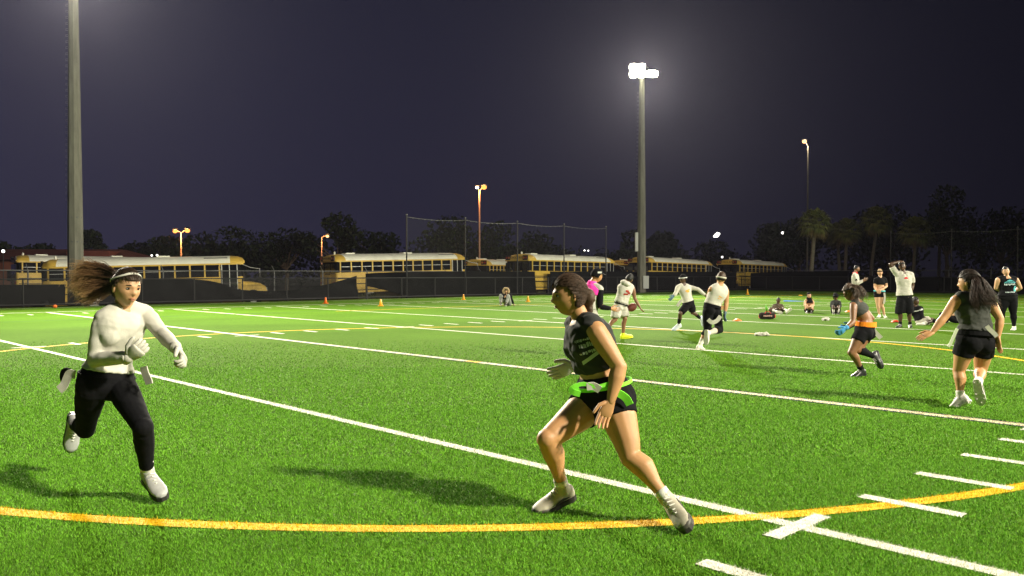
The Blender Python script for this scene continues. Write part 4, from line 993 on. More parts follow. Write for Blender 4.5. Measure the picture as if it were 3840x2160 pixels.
for pts, wd, m_ in ((((2150, 1448), (2190, 1440), (2240, 1450), (2290, 1436)), .022, c_lime), (((2170, 1450), (2146, 1458), (2150, 1470), (2176, 1478)), .035, c_lime), (((2200, 1450), (2225, 1448), (2250, 1462)), .045, c_cream), (((2308, 1470), (2330, 1480), (2350, 1496), (2362, 1518)), .045, c_lime)):
    ribbon('flag', [at(x, y, 4.90) for x, y in pts], wd, m_, R)
o = P['top']; _, c, l, f, u, a, bq = min(P['rows'], key=lambda q: abs(q[0]-5)); n = (f*.55 + l*.85)
pr = m_p = mat('print_grey', (.42, .42, .40), .8)
decal(o, c, -f, n, word(-.03, -.015, .16, .030, 1)+word(-.04, -.055, .17, .026, 2)+[(-.05, -.115, .13, -.092, .35)]+word(-.05, .025, .10, .018, 3), m_p, 'chest_print', R, u)
decal(o, lerp(J['neck'], J['sL'], .62)-u*.03, -f, l, word(-.03, -.02, .05, .010, 4)+word(-.03, -.04, .05, .010, 5), m_p, 'shoulder_print', R, u)

# ---------------------------------------------------------------- woman from behind, right
J = JP(9.17, head=(3634, 1060, 0.), neck=(3642, 1108, 0.), waist=(3659, 1212, .01), pelvis=(3657, 1278, 0.), sL=(3588, 1125, -.03), sR=(3712, 1132, .03), eL=(3541, 1190, -.06), wL=(3496, 1246, -.08),
       eR=(3750, 1196, -.03), wR=(3742, 1264, -.06), hL=(3622, 1292, -.02), hR=(3690, 1292, .03), kL=(3596, 1392, .06), aL=(3601, 1488, 0.), tL=(3573, 1520, .04), kR=(3676, 1396, .12), aR=(3668, 1438, -.22), tR=(3680, 1506, -.26),
       look=V((-.62, .75, -.08)), up=V((0, 0, 1)), thL=V((0, .8, .5)), thR=V((0, .8, .3)))
J['dL'] = V((-.8, 0, -.35)); J['dR'] = V((.05, -.1, -1))
P = person('woman seen from behind in charcoal sleeveless top and black shorts with long ponytail', J, 'tan', 1.06, 'f', 1.12, .011, top=(c_grey, 2.1, 0, .013, .012), bottom=(c_black, 2.6, .40, .008, .004), shoes=(c_shoep, c_shoep, 1.0), socks=(c_sock, 1.76), curl=.2)
R = P['root']; hair_cap(J, 1.06, h_dark, R, .012, .05, -.07); combed(J, 1.06, R, h_dark, (-.35, -1, .3), 400, rad=.0022)
d = 9.1; G = [[at(x, y, d+z) for x, y, z in q] for q in (((3655, 1035, 0), (3680, 1050, -.05), (3690, 1090, -.08), (3712, 1125, -.08), (3730, 1142, -.08)), ((3650, 1042, 0), (3668, 1062, -.06), (3672, 1100, -.1), (3690, 1130, -.1), (3712, 1150, -.1)), ((3648, 1045, -.02), (3655, 1070, -.08), (3650, 1110, -.12), (3655, 1140, -.12), (3662, 1160, -.12)), ((3655, 1035, 0), (3690, 1060, -.04), (3710, 1100, -.06), (3732, 1132, -.05), (3742, 1150, -.05)))]
strands(G, 700, .0030, R, mat('hair_strand_dark', (.030, .016, .011), .6, .3, var=.6, vscale=20), spread=.022, wave=.02, tipat=False)
belt(P, 1.9, c_black)
ribbon('flag', [at(x, y, 9.0) for x, y in ((3700, 1222), (3712, 1236), (3728, 1250), (3738, 1262))], .045, c_cream, R); ribbon('flag', [at(x, y, 9.1) for x, y in ((3590, 1232), (3578, 1258), (3566, 1285), (3556, 1300))], .03, mat('flag_pale', (.45, .5, .35), .6), R)

# ---------------------------------------------------------------- woman with the orange belt
J = JP(11.95, head=(3189, 1098, 0.), neck=(3212, 1130, 0.), chest=(3222, 1160, 0.), waist=(3243, 1196, 0.), pelvis=(3243, 1240, 0.), sL=(3200, 1146, -.13), sR=(3222, 1140, .14), eL=(3199, 1208, -.22), wL=(3170, 1232, -.28), eR=(3270, 1194, .14), wR=(3196, 1220, .16),
       hL=(3230, 1250, -.09), hR=(3250, 1249, .09), kL=(3194, 1322, -.14), aL=(3231, 1387, -.03), tL=(3206, 1407, -.06), kR=(3216, 1310, .0), aR=(3276, 1336, .1), tR=(3293, 1364, .1), look=V((-.92, -.25, -.28)), up=V((-.3, 0, 1)), thL=V((-.2, -.4, .9)), thR=V((-.2, -.4, .9)))
P = person('woman running bent forward with orange waistband, black shorts and blue gloves', J, 'brown', 1.0, 'f', 1.05, .0125, top=(c_grey, 4.05, 0, .010, .004), bottom=(c_black, 2.3, .42, .008, .003), shoes=(c_shoek, c_shoek, 1.0), socks=((c_black, c_black), (1.75, 1.08)), gloves=(c_blue, 'LR'), curl=.7)
R = P['root']; hair_cap(J, 1.0, h_brown, R, .018, .045, -.075, amp=.015)
G = [[at(x, y, 11.9+z) for x, y, z in q] for q in (((3196, 1074, 0), (3218, 1078, 0), (3228, 1098, 0), (3226, 1122, 0)), ((3190, 1078, -.06), (3208, 1088, -.1), (3212, 1108, -.1), (3206, 1126, -.1)), ((3200, 1074, .08), (3222, 1084, .1), (3232, 1104, .1), (3232, 1118, .1)))]
strands(G, 420, .004, R, h_brown, spread=.03, wave=.02, tipat=False)
belt(P, 2.35, c_orange, 'waistband', .035, .014); ribbon('flag', [at(x, y, 11.9) for x, y in ((3275, 1236), (3284, 1248), (3294, 1258), (3304, 1268))], .06, c_cream, R); ribbon('flag', [at(x, y, 11.8) for x, y in ((3205, 1200), (3200, 1208), (3204, 1216))], .05, c_orange, R)

# ---------------------------------------------------------------- the players in mid field
J = JP(14.6, head=(2238, 1034, 0.), neck=(2220, 1066, 0.), pelvis=(2210, 1170, 0.), sR=(2250, 1085, -.12), sL=(2196, 1080, .12), eR=(2250, 1150, -.16), wR=(2291, 1157, -.10), eL=(2180, 1140, .2), wL=(2200, 1170, .3), hR=(2220, 1180, -.08), hL=(2200, 1180, .08), kR=(2236, 1248, -.1), aR=(2206, 1322, 0.), tR=(2240, 1336, 0.), kL=(2196, 1250, .1), aL=(2150, 1292, .2), tL=(2150, 1322, .2), look=V((.85, .35, -.1)), thR=V((0, 0, 1)), thL=V((0, 0, 1)))
P = person('player in black cap and bright pink neck cover half hidden behind the central woman', J, 'tan', 1.02, 'm', 1.0, .014, top=(c_cream, 1.7, (1.9, 0), .016, .01), bottom=(c_cream, 2.3, .8, .012, .02), shoes=(c_shoek, c_shoek, 1), socks=(c_sock, 1.6), sleeve=(c_black, 'R', .05))
R = P['root']; hair_cap(J, 1.02, c_black, R, .016, .040, -.02, name='cap', amp=.0)
l, f, u = head_frame(J); cp = S(); cp.rings([[J['head']+f*(.085+.075*math.sin(a))+l*(.075*math.cos(a))+u*(z-.012*math.sin(a)) for a in [math.pi*j/10 for j in range(11)]] for z in (.045, .053)]); cp.obj('cap_peak', c_black, R)
S().box(J['head']+u*.075-l*.082, (.07, .012, .03)).obj('cap_badge', mat('badge_white', (.7, .7, .68), .6), R)
q = S(); torso(q, P['rows'], 4.3, 7.9, .032); q.tube([J['neck']-u*.03, J['neck']+u*.06], [.085, .075], 16); link('neck_cover', remesh(q, .014, 3, wrinkle(.012, 12)), c_pink, R, True)

J = JP(18.91, head=(2360, 1046, 0.), neck=(2350, 1063, 0.), pelvis=(2326, 1148, 0.), sL=(2325, 1079, -.05), sR=(2373, 1082, .05), eR=(2380, 1118, .05), wR=(2398, 1150, 0.), eL=(2322, 1118, .2), wL=(2352, 1146, .26), hL=(2314, 1154, -.06), hR=(2337, 1154, .06), kR=(2343, 1195, .0), aR=(2336, 1255, 0.), tR=(2364, 1259, .05), kL=(2306, 1198, -.1), aL=(2276, 1234, -.15), tL=(2272, 1262, -.2), look=V((.55, .82, -.05)), thR=V((0, .8, .3)), thL=V((0, 0, 1)))
P = person('player running away in cream sleeveless hoodie, cream shorts and neon yellow shoes', J, 'brown', 1.0, 'm', .95, .014, top=(c_cream, 1.8, 0, .018, .012), bottom=(c_cream, 2.0, .86, .012, .035), shoes=(c_shoey, c_shoey, 1.12))
R = P['root']; hair_cap(J, 1.0, h_black, R, .010, .05, -.03, amp=.004); l, f, u = head_frame(J)
hd = S(); hd.ell(J['neck']-f*.09+u*.005, (l*.12, f*.07, u*.06), 14, 10); hd.tube([J['neck']+l*.09-u*.01, J['neck']-f*.04+u*.03+l*.06, J['neck']-f*.1+u*.03, J['neck']-f*.04+u*.03-l*.06, J['neck']-l*.09-u*.01], .04, 8); link('hood', remesh(hd, .014, 3, wrinkle(.01, 20)), c_cream, R, True)
belt(P, 1.75, c_black, 'belt', .014, .028)
_, c, l, f, u, a, b = min(P['rows'], key=lambda q: abs(q[0]-4.6)); decal(P['top'], c, l, -f, [(-.09, -.02, .03, .02, .3), (-.05, -.045, .07, -.005, -.2), (-.04, .01, .04, .06)], mat('print_red', (.30, .03, .02), .8), 'back_print', R, u)
# the ball
bc = at(2371, 1152, 19.0); fo = S(); ax = V((.55, .45, .35)).normalized(); s1 = ax.cross(V((0, 0, 1))).normalized(); s2 = ax.cross(s1)
fo.rings([[bc + ax*(.14*math.sin(t)) + (s1*math.cos(2*math.pi*j/16)+s2*math.sin(2*math.pi*j/16))*(.088*math.cos(t)**1.35+.002) for j in range(16)] for t in [math.radians(-88+176*i/14) for i in range(15)]])
ball = fo.obj('football', mat('football_leather', (.12, .022, .012), .55, .4, bump=.4, bscale=200), None, True); tag(ball, 'dark red football held at the hip of the player in cream', 'football')
lc = S(); [lc.box(bc + s1*(-.089) + ax*(k*.016), (.02, .012, .035)) for k in (-2, -1, 0, 1, 2)]; lc.obj('laces', c_sock, ball)

J = JP(21.63, head=(2562, 1048, 0.), neck=(2563, 1067, 0.), pelvis=(2583, 1140, 0.), sR=(2542, 1078, -.05), sL=(2586, 1078, .05), eR=(2535, 1098, -.1), wR=(2525, 1110, -.15), eL=(2616, 1084, .0), wL=(2645, 1108, .0), hR=(2575, 1146, -.05), hL=(2592, 1146, .05), kR=(2551, 1176, -.15), aR=(2545, 1216, 0.), tR=(2523, 1237, -.02), kL=(2597, 1172, .1), aL=(2628, 1194, .2), tL=(2634, 1212, .2), look=V((-.72, -.62, -.1)), thR=V((0, 0, 1)), thL=V((0, 0, 1)))
P = person('player in white long sleeved shirt and black helmet reaching an arm to the right', J, 'dark', 1.0, 'm', .93, .015, top=(c_white, 1.7, 1.92, .014, .008), bottom=(c_black, 2.0, .85, .012, .02), shoes=(c_shoeb, c_shoeb, 1.1), socks=(c_black, 1.45), gloves=(c_slate, 'R'))
R = P['root']; hair_cap(J, 1.0, c_black, R, .022, .035, -.06, name='soft_helmet', amp=0); l, f, u = head_frame(J)
ringband(J, 1.0, .045, mat('badge_white', (.7, .7, .68), .6), R, 'helmet_band', .010, .026); belt(P, 1.75, c_black, 'belt', .016, .024)
_, c, l, f, u, a, b = min(P['rows'], key=lambda q: abs(q[0]-5)); decal(P['top'], c, l, f, [(-.06, -.03, .07, .0, .1), (-.03, -.06, .05, -.03)], mat('print_gold', (.65, .32, .02), .8), 'chest_print', R, u)
ribbon('flag', [at(x, y, 21.4) for x, y in ((2556, 1124), (2546, 1138), (2540, 1148))], .07, c_cream, R)

J = JP(16.13, head=(2704, 1044, 0.), neck=(2700, 1066, 0.), chest=(2692, 1098, 0.), waist=(2676, 1130, 0.), pelvis=(2668, 1158, 0.), sL=(2668, 1085, -.06), sR=(2722, 1090, .06), eR=(2724, 1135, .03), wR=(2719, 1172, -.02), eL=(2655, 1125, .22), wL=(2690, 1145, .35), hL=(2655, 1166, -.05), hR=(2684, 1166, .06), kL=(2652, 1240, .05), aL=(2624, 1296, 0.), tL=(2640, 1311, .1), kR=(2698, 1236, .12), aR=(2656, 1250, -.25), tR=(2650, 1285, -.3), look=V((.5, .84, -.05)), thR=V((0, .8, .3)), thL=V((0, 0, 1)))
P = person('player in white sleeveless shirt and black three quarter leggings seen from behind', J, 'tan', 1.04, 'm', 1.03, .014, top=(c_white, 2.2, 0, .015, .006), bottom=(c_black, 2.6, 1.35, .010, .006), shoes=(c_shoew, c_shoew, 1.0), socks=((c_sock, c_beige), (1.55, 1.4)), gloves=(c_slate, 'R'))
R = P['root']; hair_cap(J, 1.04, h_brown, R, .012, .05, -.04, amp=.006); ringband(J, 1.04, .02, c_beige, R, h=.014, inf=.016); ringband(J, 1.04, -.015, c_black, R, h=.006, inf=.014)
belt(P, 1.9, c_black); ribbon('flag', [at(x, y, 15.85) for x, y in ((2655, 1198), (2670, 1209), (2688, 1203), (2702, 1185))], .075, c_cream, R)
_, c, l, f, u, a, b = min(P['rows'], key=lambda q: abs(q[0]-4.6)); decal(P['top'], c, l, -f, word(-.06, -.03, .12, .03, 8, 1.3)+word(-.05, -.07, .1, .025, 9, 1.3), mat('print_gold', (.65, .32, .02), .8), 'back_print', R, u); decal(P['top'], c+u*.13, l, -f, [(-.10, 0, .08, .014, .35)], mat('print_grey', (.42, .42, .40), .8), 'back_swoosh', R, u)

# ---------------------------------------------------------------- standing and sitting people at the right
J = JP(32.6, head=(3213, 1008, 0.), neck=(3207, 1024, 0.), pelvis=(3208, 1088, 0.), sR=(3203, 1033, -.16), sL=(3208, 1033, .16), eR=(3214, 1064, -.2), wR=(3236, 1054, -.2), eL=(3216, 1062, .1), wL=(3240, 1050, .05), hR=(3206, 1096, -.09), hL=(3209, 1096, .09), kR=(3207, 1134, -.1), aR=(3205, 1166, -.1), tR=(3220, 1172, -.12), kL=(3211, 1134, .1), aL=(3212, 1164, .1), tL=(3226, 1170, .1), look=V((.95, -.25, 0)), thR=V((0, 0, 1)), thL=V((0, 0, 1)))
P = person('man in cream sweater with red collar talking with his hands', J, 'brown', 1.02, 'm', 1.05, .017, top=(c_cream, 1.3, 1.9, .018, .01), bottom=(c_beige, 2.3, 1.9, .015, .02), shoes=(c_shoew, c_shoew, 1.05)); R = P['root']; hair_cap(J, 1.02, h_black, R, .008, .05, -.03, amp=.003)
q = S(); q.tube([J['neck']-V((0, 0, .03)), J['neck']+V((0, 0, .045))], [.10, .082], 14); link('collar', remesh(q, .016, 1), c_red, R, True)
decal(P['top'], lerp(J['sR'], J['eR'], .5), V((1, 0, 0)), V((0, -1, 0)), [(-.05, -.04, .05, .0), (-.03, .0, .03, .03)], c_black, 'sleeve_badge', R)

J = JP(28.23, head=(3300, 1022, 0.), neck=(3301, 1039, 0.), pelvis=(3298, 1100, 0.), sR=(3283, 1049, -.02), sL=(3319, 1049, .0), eR=(3280, 1077, -.03), wR=(3288, 1089, -.2), eL=(3325, 1074, -.03), wL=(3302, 1088, -.2), hR=(3289, 1106, 0.), hL=(3307, 1106, 0.), kR=(3292, 1146, -.02), aR=(3298, 1183, 0.), tR=(3291, 1190, -.15), kL=(3307, 1146, -.02), aL=(3317, 1184, 0.), tL=(3322, 1191, -.15), look=V((-.25, -.95, 0)), thR=V((0, 0, 1)), thL=V((0, 0, 1)))
J['dR'] = V((.6, -.3, -.6)); J['dL'] = V((-.6, -.3, -.6))
P = person('woman standing in black crop top and black shorts with hands clasped', J, 'light', .99, 'f', 1.05, .016, top=(c_black, 3.9, .55, .012, .006), bottom=(c_black, 2.1, .22, .008, .003), shoes=(c_shoew, c_shoew, 1.05)); R = P['root']; hair_cap(J, .99, h_fur, R, .010, .05, -.05); ringband(J, .99, .045, c_black, R, h=.014)
belt(P, 1.9, c_teal); ribbon('flag', [at(x, y, 28.1) for x, y in ((3316, 1098), (3318, 1115), (3316, 1132), (3314, 1138))], .06, c_cream, R, V((1, 0, 0)))

J = JP(22.87, head=(3383, 1000, 0.), neck=(3387, 1022, .0), pelvis=(3392, 1112, 0.), sR=(3364, 1029, 0.), sL=(3416, 1030, 0.), eR=(3339, 992, 0.), wR=(3372, 981, -.02), eL=(3423, 1071, 0.), wL=(3411, 1106, -.05), hR=(3380, 1120, 0.), hL=(3404, 1120, 0.), kR=(3375, 1172, -.02), aR=(3376, 1219, 0.), tR=(3363, 1227, -.15), kL=(3409, 1172, -.02), aL=(3413, 1220, 0.), tL=(3414, 1230, -.2), look=V((-.45, -.88, .02)), thR=V((0, -.6, -.5)), thL=V((-.3, -.8, 0)))
J['dR'] = V((.8, 0, -.05))
P = person('tall man in cream T-shirt and long black shorts with one hand on his head', J, 'dark', 1.10, 'm', 1.0, .015, top=(c_cream, 1.35, .75, .022, .022), bottom=(c_black, 2.2, 1.02, .015, .05), shoes=(c_shoek, c_shoek, 1.05), socks=(c_black, 1.72)); R = P['root']; hair_cap(J, 1.10, h_black, R, .012, .05, -.03)
_, c, l, f, u, a, b = min(P['rows'], key=lambda q: abs(q[0]-5.4)); decal(P['top'], c, l, V((0, -1, 0)), [(-.05, -.02, .06, .01), (-.03, .01, .04, .03)], c_red, 'chest_print', R, u)

J = JP(21.86, head=(3772, 1018, 0.), neck=(3776, 1040, 0.), pelvis=(3778, 1118, 0.), sR=(3743, 1050, 0.), sL=(3810, 1050, 0.), eR=(3735, 1080, .08), wR=(3760, 1094, .25), eL=(3826, 1080, .08), wL=(3800, 1096, .25), hR=(3764, 1124, 0.), hL=(3795, 1124, 0.), kR=(3757, 1174, 0.), aR=(3750, 1226, 0.), tR=(3742, 1237, -.12), kL=(3800, 1176, -.02), aL=(3803, 1228, 0.), tL=(3796, 1239, -.15), look=V((-.35, -.93, 0)), thR=V((0, 0, 1)), thL=V((0, 0, 1)))
P = person('broad woman in black sports tank with teal print, hands behind her back', J, 'light', 1.04, 'f', 1.32, .015, top=(c_black, 1.6, 0, .014, .012), bottom=(c_black, 2.4, 1.9, .010, 0), shoes=(c_shoew, c_shoew, 1.1)); R = P['root']; hair_cap(J, 1.04, h_black, R, .010, .055, -.03, amp=.002)
_, c, l, f, u, a, b = min(P['rows'], key=lambda q: abs(q[0]-4.6)); Q = V((-.05, -1, 0))
decal(P['top'], c, l, Q, [(-.12, .07, .0, .085, .55), (.0, .14, .12, .155, -.5), (-.06, .10, .06, .13), (-.14, .06, .14, .075)], c_teal, 'star_print', R, u); decal(P['top'], c, l, Q, word(-.14, .0, .28, .05, 11, 1.4), mat('print_pale', (.55, .65, .66), .8), 'script_print', R, u); decal(P['top'], c, l, Q, [(.10, -.16, .17, -.02)], c_teal, 'side_panel', R, u); decal(P['top'], c, l, Q, word(-.12, -.19, .26, .03, 12), mat('print_pale', (.55, .65, .66), .8), 'hem_print', R, u)

J = JP(24.4, head=(3433, 1131, 0.), neck=(3432, 1147, .02), pelvis=(3450, 1203, -.05), sR=(3416, 1154, .05), sL=(3449, 1156, .0), eR=(3410, 1182, .15), wR=(3414, 1211, .2), eL=(3456, 1182, -.1), wL=(3472, 1198, -.2), hR=(3447, 1206, .05), hL=(3452, 1208, -.12), kR=(3494, 1198, .02), aR=(3530, 1212, .0), tR=(3540, 1198, 0.), kL=(3488, 1206, -.3), aL=(3458, 1214, -.45), tL=(3440, 1216, -.5), look=V((.55, -.8, 0)), thR=V((1, 0, 0)), thL=V((0, 0, 1)))
J['dR'] = V((-.2, .1, -.4))
P = person('man lounging on the turf in black T-shirt and pale shorts, leaning on one arm', J, 'dark', 1.0, 'm', 1.0, .015, top=(c_black, 1.5, .7, .016, .01), bottom=(c_beige, 2.2, .85, .014, .03), shoes=(c_shoew, c_shoew, 1.0), socks=((c_sock, c_black), (1.5, 1.05))); R = P['root']; hair_cap(J, 1.0, h_black, R, .022, .05, -.03, amp=.025)
_, c, l, f, u, a, b = min(P['rows'], key=lambda q: abs(q[0]-5)); decal(P['top'], c, l, V((0, -1, 0)), word(-.13, -.02, .26, .05, 21, 1.4), mat('print_pale2', (.7, .7, .68), .8), 'chest_print', R, u)

J = JP(25.0, head=(3664, 1122, .1), neck=(3655, 1138, .1), pelvis=(3606, 1206, 0.), sR=(3644, 1150, -.1), sL=(3648, 1148, .28), eR=(3618, 1178, -.15), wR=(3580, 1180, -.1), eL=(3640, 1180, .35), wL=(3625, 1205, .4), hR=(3602, 1208, -.08), hL=(3606, 1206, .1), kR=(3532, 1180, -.1), aR=(3552, 1211, -.1), tR=(3530, 1214, -.15), kL=(3545, 1178, .15), aL=(3505, 1209, .1), tL=(3490, 1212, .05), look=V((-.9, -.3, 0)), thR=V((0, 0, 1)), thL=V((0, 0, 1)))
P = person('person in black reclining with a raised knee, half hidden behind the woman with a ponytail', J, 'light', .98, 'm', 1.0, .016, top=(c_black, 1.5, 1.4, .016, .01), bottom=(c_black, 2.2, 1.9, .012, .01), shoes=(c_shoek, c_shoew, 1.0)); hair_cap(J, .98, h_dark, P['root'], .012)

J = JP(31.4, head=(2919, 1127, 0.), neck=(2917, 1141, .02), pelvis=(2914, 1169, .1), sR=(2902, 1147, .02), sL=(2932, 1147, .02), eR=(2899, 1161, -.15), wR=(2914, 1158, -.36), eL=(2935, 1161, -.15), wL=(2922, 1158, -.36), hR=(2906, 1170, .05), hL=(2922, 1170, .05), kR=(2890, 1160, -.25), aR=(2912, 1168, -.5), tR=(2927, 1171, -.55), kL=(2937, 1158, -.3), aL=(2951, 1166, -.6), tL=(2963, 1159, -.7), look=V((-.1, -.95, -.2)), thR=V((0, 0, 1)), thL=V((0, 0, 1)))
P = person('man in mottled brown clothes seated cross legged behind the sports bag', J, 'dark', .95, 'm', 1.0, .018, top=(c_camo, 1.3, 1.5, .016, .01), bottom=(c_camo, 2.2, .95, .014, .02), shoes=(c_shoew, c_shoew, 1.05), socks=(c_sock, 1.4)); hair_cap(J, .95, h_black, P['root'], .008, .05, -.03, amp=.002)

def seated(label, d0, x, y, skin, topm, botm, fl, hairf, sl=1.0, sex='f', shm=c_shoek, sock=None):
    J = JP(d0, head=(x, y, 0.), neck=(x, y+15, .04), pelvis=(x, y+55, .12), sR=(x-14, y+21, .02), sL=(x+14, y+21, .02), eR=(x-17, y+36, -.15), wR=(x+2, y+44, -.42), eL=(x+17, y+36, -.15), wL=(x-2, y+42, -.46), hR=(x-8, y+56, .05), hL=(x+8, y+56, .05), kR=(x-10, y+36, -.28), aR=(x-8, y+59, -.42), tR=(x-9, y+64, -.6), kL=(x+10, y+36, -.28), aL=(x+8, y+59, -.42), tL=(x+9, y+64, -.6), look=V((-.1, -.98, -.1)), thR=V((0, 0, 1)), thL=V((0, 0, 1)))
    P = person(label, J, skin, .96, sex, 1.0, .018, top=(topm, 1.4, sl, .014, .008), bottom=(botm, 2.2, fl, .010, .006), shoes=(shm, c_shoew, 1.0), socks=sock); hairf(J, P); return P
def hijab(J, P):
    l, f, u = head_frame(J); hair_cap(J, .96, c_black, P['root'], .016, .060, -.12, name='head_scarf', amp=0, side=-.12)
    q = S(); q.tube([J['neck']-u*.12+f*.03, J['neck'], J['head']-u*.05], [.16, .11, .088], 16); link('scarf', remesh(q, .016, 2), c_black, P['root'], True)
seated('woman in black head scarf and tan top seated hugging her knees', 31.7, 3034, 1109, 'light', cloth('cloth_tan', (.38, .22, .12)), c_black, .35, hijab, 0, 'f', c_shoek, (c_black, 1.6))
def bigcap(J, P):
    hair_cap(J, .96, c_black, P['root'], .035, .0, -.06, name='cap', amp=.01, side=0); l, f, u = head_frame(J); S().ell(J['head']+f*.06+u*.05, (l*.12, f*.12, u*.02), 16, 6).obj('cap_peak', c_black, P['root'], True)
seated('person in large black cap and black clothes seated with arms on knees', 30.9, 3134, 1113, 'dark', c_dkgrey, c_black, .9, bigcap, 1.5, 'm', c_shoek, (c_sock, 1.5))

J = JP(38.63, head=(1898, 1091, 0.), neck=(1900, 1103, .04), pelvis=(1904, 1137, .2), sR=(1888, 1107, .02), sL=(1913, 1106, .02), eR=(1884, 1121, -.1), wR=(1893, 1114, -.35), eL=(1919, 1124, .1), wL=(1926, 1141, .2), hR=(1897, 1139, .1), hL=(1911, 1139, .1), kR=(1878, 1109, -.25), aR=(1878, 1137, -.4), tR=(1876, 1143, -.6), kL=(1906, 1110, -.25), aL=(1899, 1139, -.42), tL=(1897, 1146, -.62), look=V((-.15, -.95, -.15)), thR=V((0, 0, 1)), thL=V((.5, -.5, 0)))
P = person('hooded person in black jacket and grey jeans seated alone by the far fence', J, 'light', .96, 'm', 1.0, .018, top=(c_black, 1.4, 1.9, .02, .01), bottom=(c_jean, 2.2, 1.9, .014, .015), shoes=(c_shoek, c_shoew, 1.0)); l, f, u = head_frame(J); R = P['root']
hair_cap(J, .96, h_brown, R, .012, .03, -.06); q = S(); [q.ell(J['head']+u*(.135*math.sin(a))+l*(.125*math.cos(a))+f*.03, (l*.045, f*.05, u*.045), 8, 6) for a in [math.radians(-40+260*i/15) for i in range(16)]]; link('fur_hood', remesh(q, .016, 1, wrinkle(.02, 30)), h_fur, R, True)

# ================================================================ small things on the turf
m_cone = mat('cone_orange', (.85, .17, .015), .5, .4); m_coney = mat('cone_amber', (.85, .42, .03), .5, .4)
def cone(label, x, y, m, h=.30):
    p = gnd(x, y, .004); root = empty('traffic_cone', p, label, 'cone', 'training cones along the far touchline')
    S().box(p+V((0, 0, .012)), (.24, .24, .024)).obj('base', m, root); S().tube([p+V((0, 0, .02)), p+V((0, 0, h*.5)), p+V((0, 0, h))], [.085, .058, .025], 14).obj('cone_body', m, root, True)
cone('deep orange cone farthest left along the touchline', 1221, 1138, m_cone, .31); cone('amber cone second from the left, nearest the camera', 1428, 1148, m_coney, .31); cone('amber cone third from the left, below a net post', 1738, 1124, m_coney, .31); cone('amber cone just right of the hooded seated person', 1980, 1132, m_coney, .31); cone('amber cone at the far corner of the field', 2803, 1105, m_coney, .40)
def disc(label, x, y, m):
    p = gnd(x, y, .006); s = S(); s.tube([p, p+V((0, 0, .02)), p+V((0, 0, .06))], [.14, .12, .05], 16); o = s.obj('disc_cone', m, None, True); tag(o, label, 'disc cone', 'flat disc cones')
disc('flat orange disc cone left of the sports bag', 2765, 1203, m_cone); disc('flat red orange disc cone left of the standing man in black shorts', 3358, 1208, mat('cone_red', (.75, .06, .02), .5, .4)); disc('flat orange disc cone beside the person in the large black cap', 3182, 1170, m_cone); disc('tiny amber disc cone far off behind the seated woman', 3002, 1109, m_coney)
p = gnd(2877, 1197, .01); root = empty('sports_bag', p, 'black and red sports bag with pale lettering lying on the turf', 'bag'); m_bag = cloth('bag_black', (.018, .013, .012))
q = S(); q.tube([p+V((-.17, 0, .11)), p+V((.17, .03, .11))], .105, 16, rnd=True); bgo = link('bag_body', remesh(q, .014, 3, wrinkle(.012, 12)), m_bag, root, True)
for sx in (-.235, .235): S().ell(p+V((sx, .02, .10)), (V((.03, 0, 0)), V((0, .08, 0)), V((0, 0, .08))), 12, 8).obj('end_panel', c_red, root, True)
S().tube([p+V((-.1, -.06, .18)), p+V((-.05, -.04, .25)), p+V((.05, -.04, .25)), p+V((.1, -.06, .18))], .010, 6).obj('handle', c_red, root)
decal(bgo, p+V((0, 0, .11)), V((1, 0, 0)), V((0, -1, 0)), word(-.15, -.03, .3, .06, 31, 1.2), mat('print_pink', (.55, .35, .3), .8), 'lettering', root)
p = gnd(2874, 1172, .0); root = empty('green_bottle', p, 'slim green bottle standing beside the seated man in brown', 'bottle'); S().tube([p, p+V((0, 0, .2)), p+V((-.02, 0, .26))], [.04, .04, .02], 12).obj('bottle_body', mat('green_plastic', (.12, .42, .03), .3, .5), root, True); S().tube([p+V((-.02, 0, .26)), p+V((-.025, 0, .3))], .018, 10).obj('bottle_cap', mat('green_plastic', (.12, .42, .03), .3, .5), root)
def rag(label, x, y, w_, name='crumpled_cloth', m_=None):
    p = gnd(x, y, .0); q = S()
    for i in range(9): q.ell(p+V((random.uniform(-w_, w_), random.uniform(-.1, .1), random.uniform(.02, .05))), (V((random.uniform(.04, .08), 0, .02)), V((0, .06, 0)), V((-.02, 0, random.uniform(.02, .04)))), 8, 6)
    o = link(name, remesh(q, .012, 0, wrinkle(.03, 26)), m_ or c_cream, None, False); tag(o, label, 'cloth')
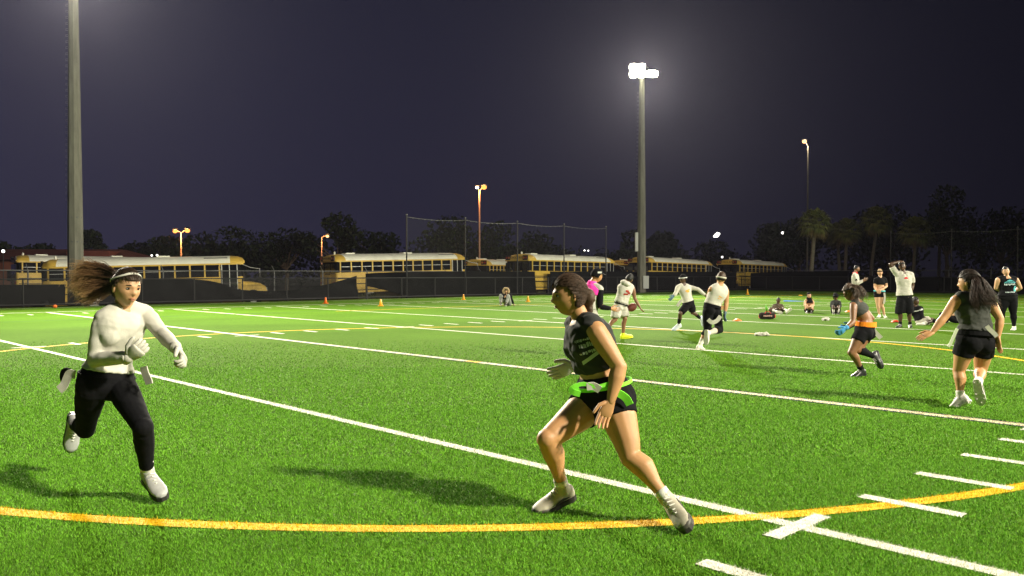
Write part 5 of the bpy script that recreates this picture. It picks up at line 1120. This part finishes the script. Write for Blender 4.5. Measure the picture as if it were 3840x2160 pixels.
rag('crumpled pale plastic bag on the turf in front of the seated people', 3098, 1202, .10); rag('white cloth dropped on the yellow line in mid field', 2860, 1259, .13)
p = gnd(140, 1147, .0); q = S(); q.ell(p+V((0, 0, .12)), (V((.55, 0, 0)), V((0, .25, 0)), V((0, 0, .16))), 16, 10); q.ell(p+V((.25, -.1, .16)), (V((.3, 0, 0)), V((0, .2, 0)), V((0, 0, .14))), 14, 8); o = link('duffel_bag', remesh(q, .025, 2, wrinkle(.03, 6)), c_black, None, True); tag(o, 'black duffel bag lying against the fence at far left', 'bag')
p = gnd(206, 1155, .0); S_ = S(); S_.ell(p+V((0, 0, .07)), (V((.09, 0, 0)), V((0, .09, 0)), V((0, 0, .07))), 12, 8); o = S_.obj('orange_ball', m_cone, None, True); tag(o, 'small orange ball near the fence at far left', 'ball')
# weeds at the foot of the torn windscreen
s = S()
for i in range(900):
    t = rng.uniform(0, 1); x = rng.uniform(1345, 1640) if t < .6 else rng.uniform(1010, 1200) if t < .8 else rng.uniform(2000, 2075); b = on_v(x, 1110, -42.7-rng.uniform(0, 2.5)); b.z = lot_z(b.x, b.y)-.02; h = rng.uniform(.2, .55); a = rng.uniform(0, 6.28)
    s.add([b+V((-.02, 0, 0)), b+V((.02, 0, 0)), b+V((.22*math.cos(a)*h*2, .15*math.sin(a), h))], [(0, 1, 2)])
tag(s.obj('weeds', leaf_mat('weed', (.06, .08, .025), (.17, .17, .07))), 'ragged weeds showing below the torn windscreen', 'weeds', kind='stuff')

# ================================================================ the hazy night air
hz = S(); hz.box((0, 60, 9.5), (760, 620, 23.5)); me = hz.mesh('haze'); hm = bpy.data.materials.new('haze'); hm.use_nodes = True; t = hm.node_tree; t.nodes.clear()
o_ = N(t, 'ShaderNodeOutputMaterial'); pv = N(t, 'ShaderNodeVolumePrincipled'); pv.inputs['Color'].default_value = (.78, .76, 1.0, 1); pv.inputs['Density'].default_value = HAZE; pv.inputs['Anisotropy'].default_value = 0.7
t.links.new(pv.outputs[0], o_.inputs['Volume'])
if HAZE > 0: tag(link('haze', me, hm), 'thin night haze over the field', 'haze', kind='stuff')
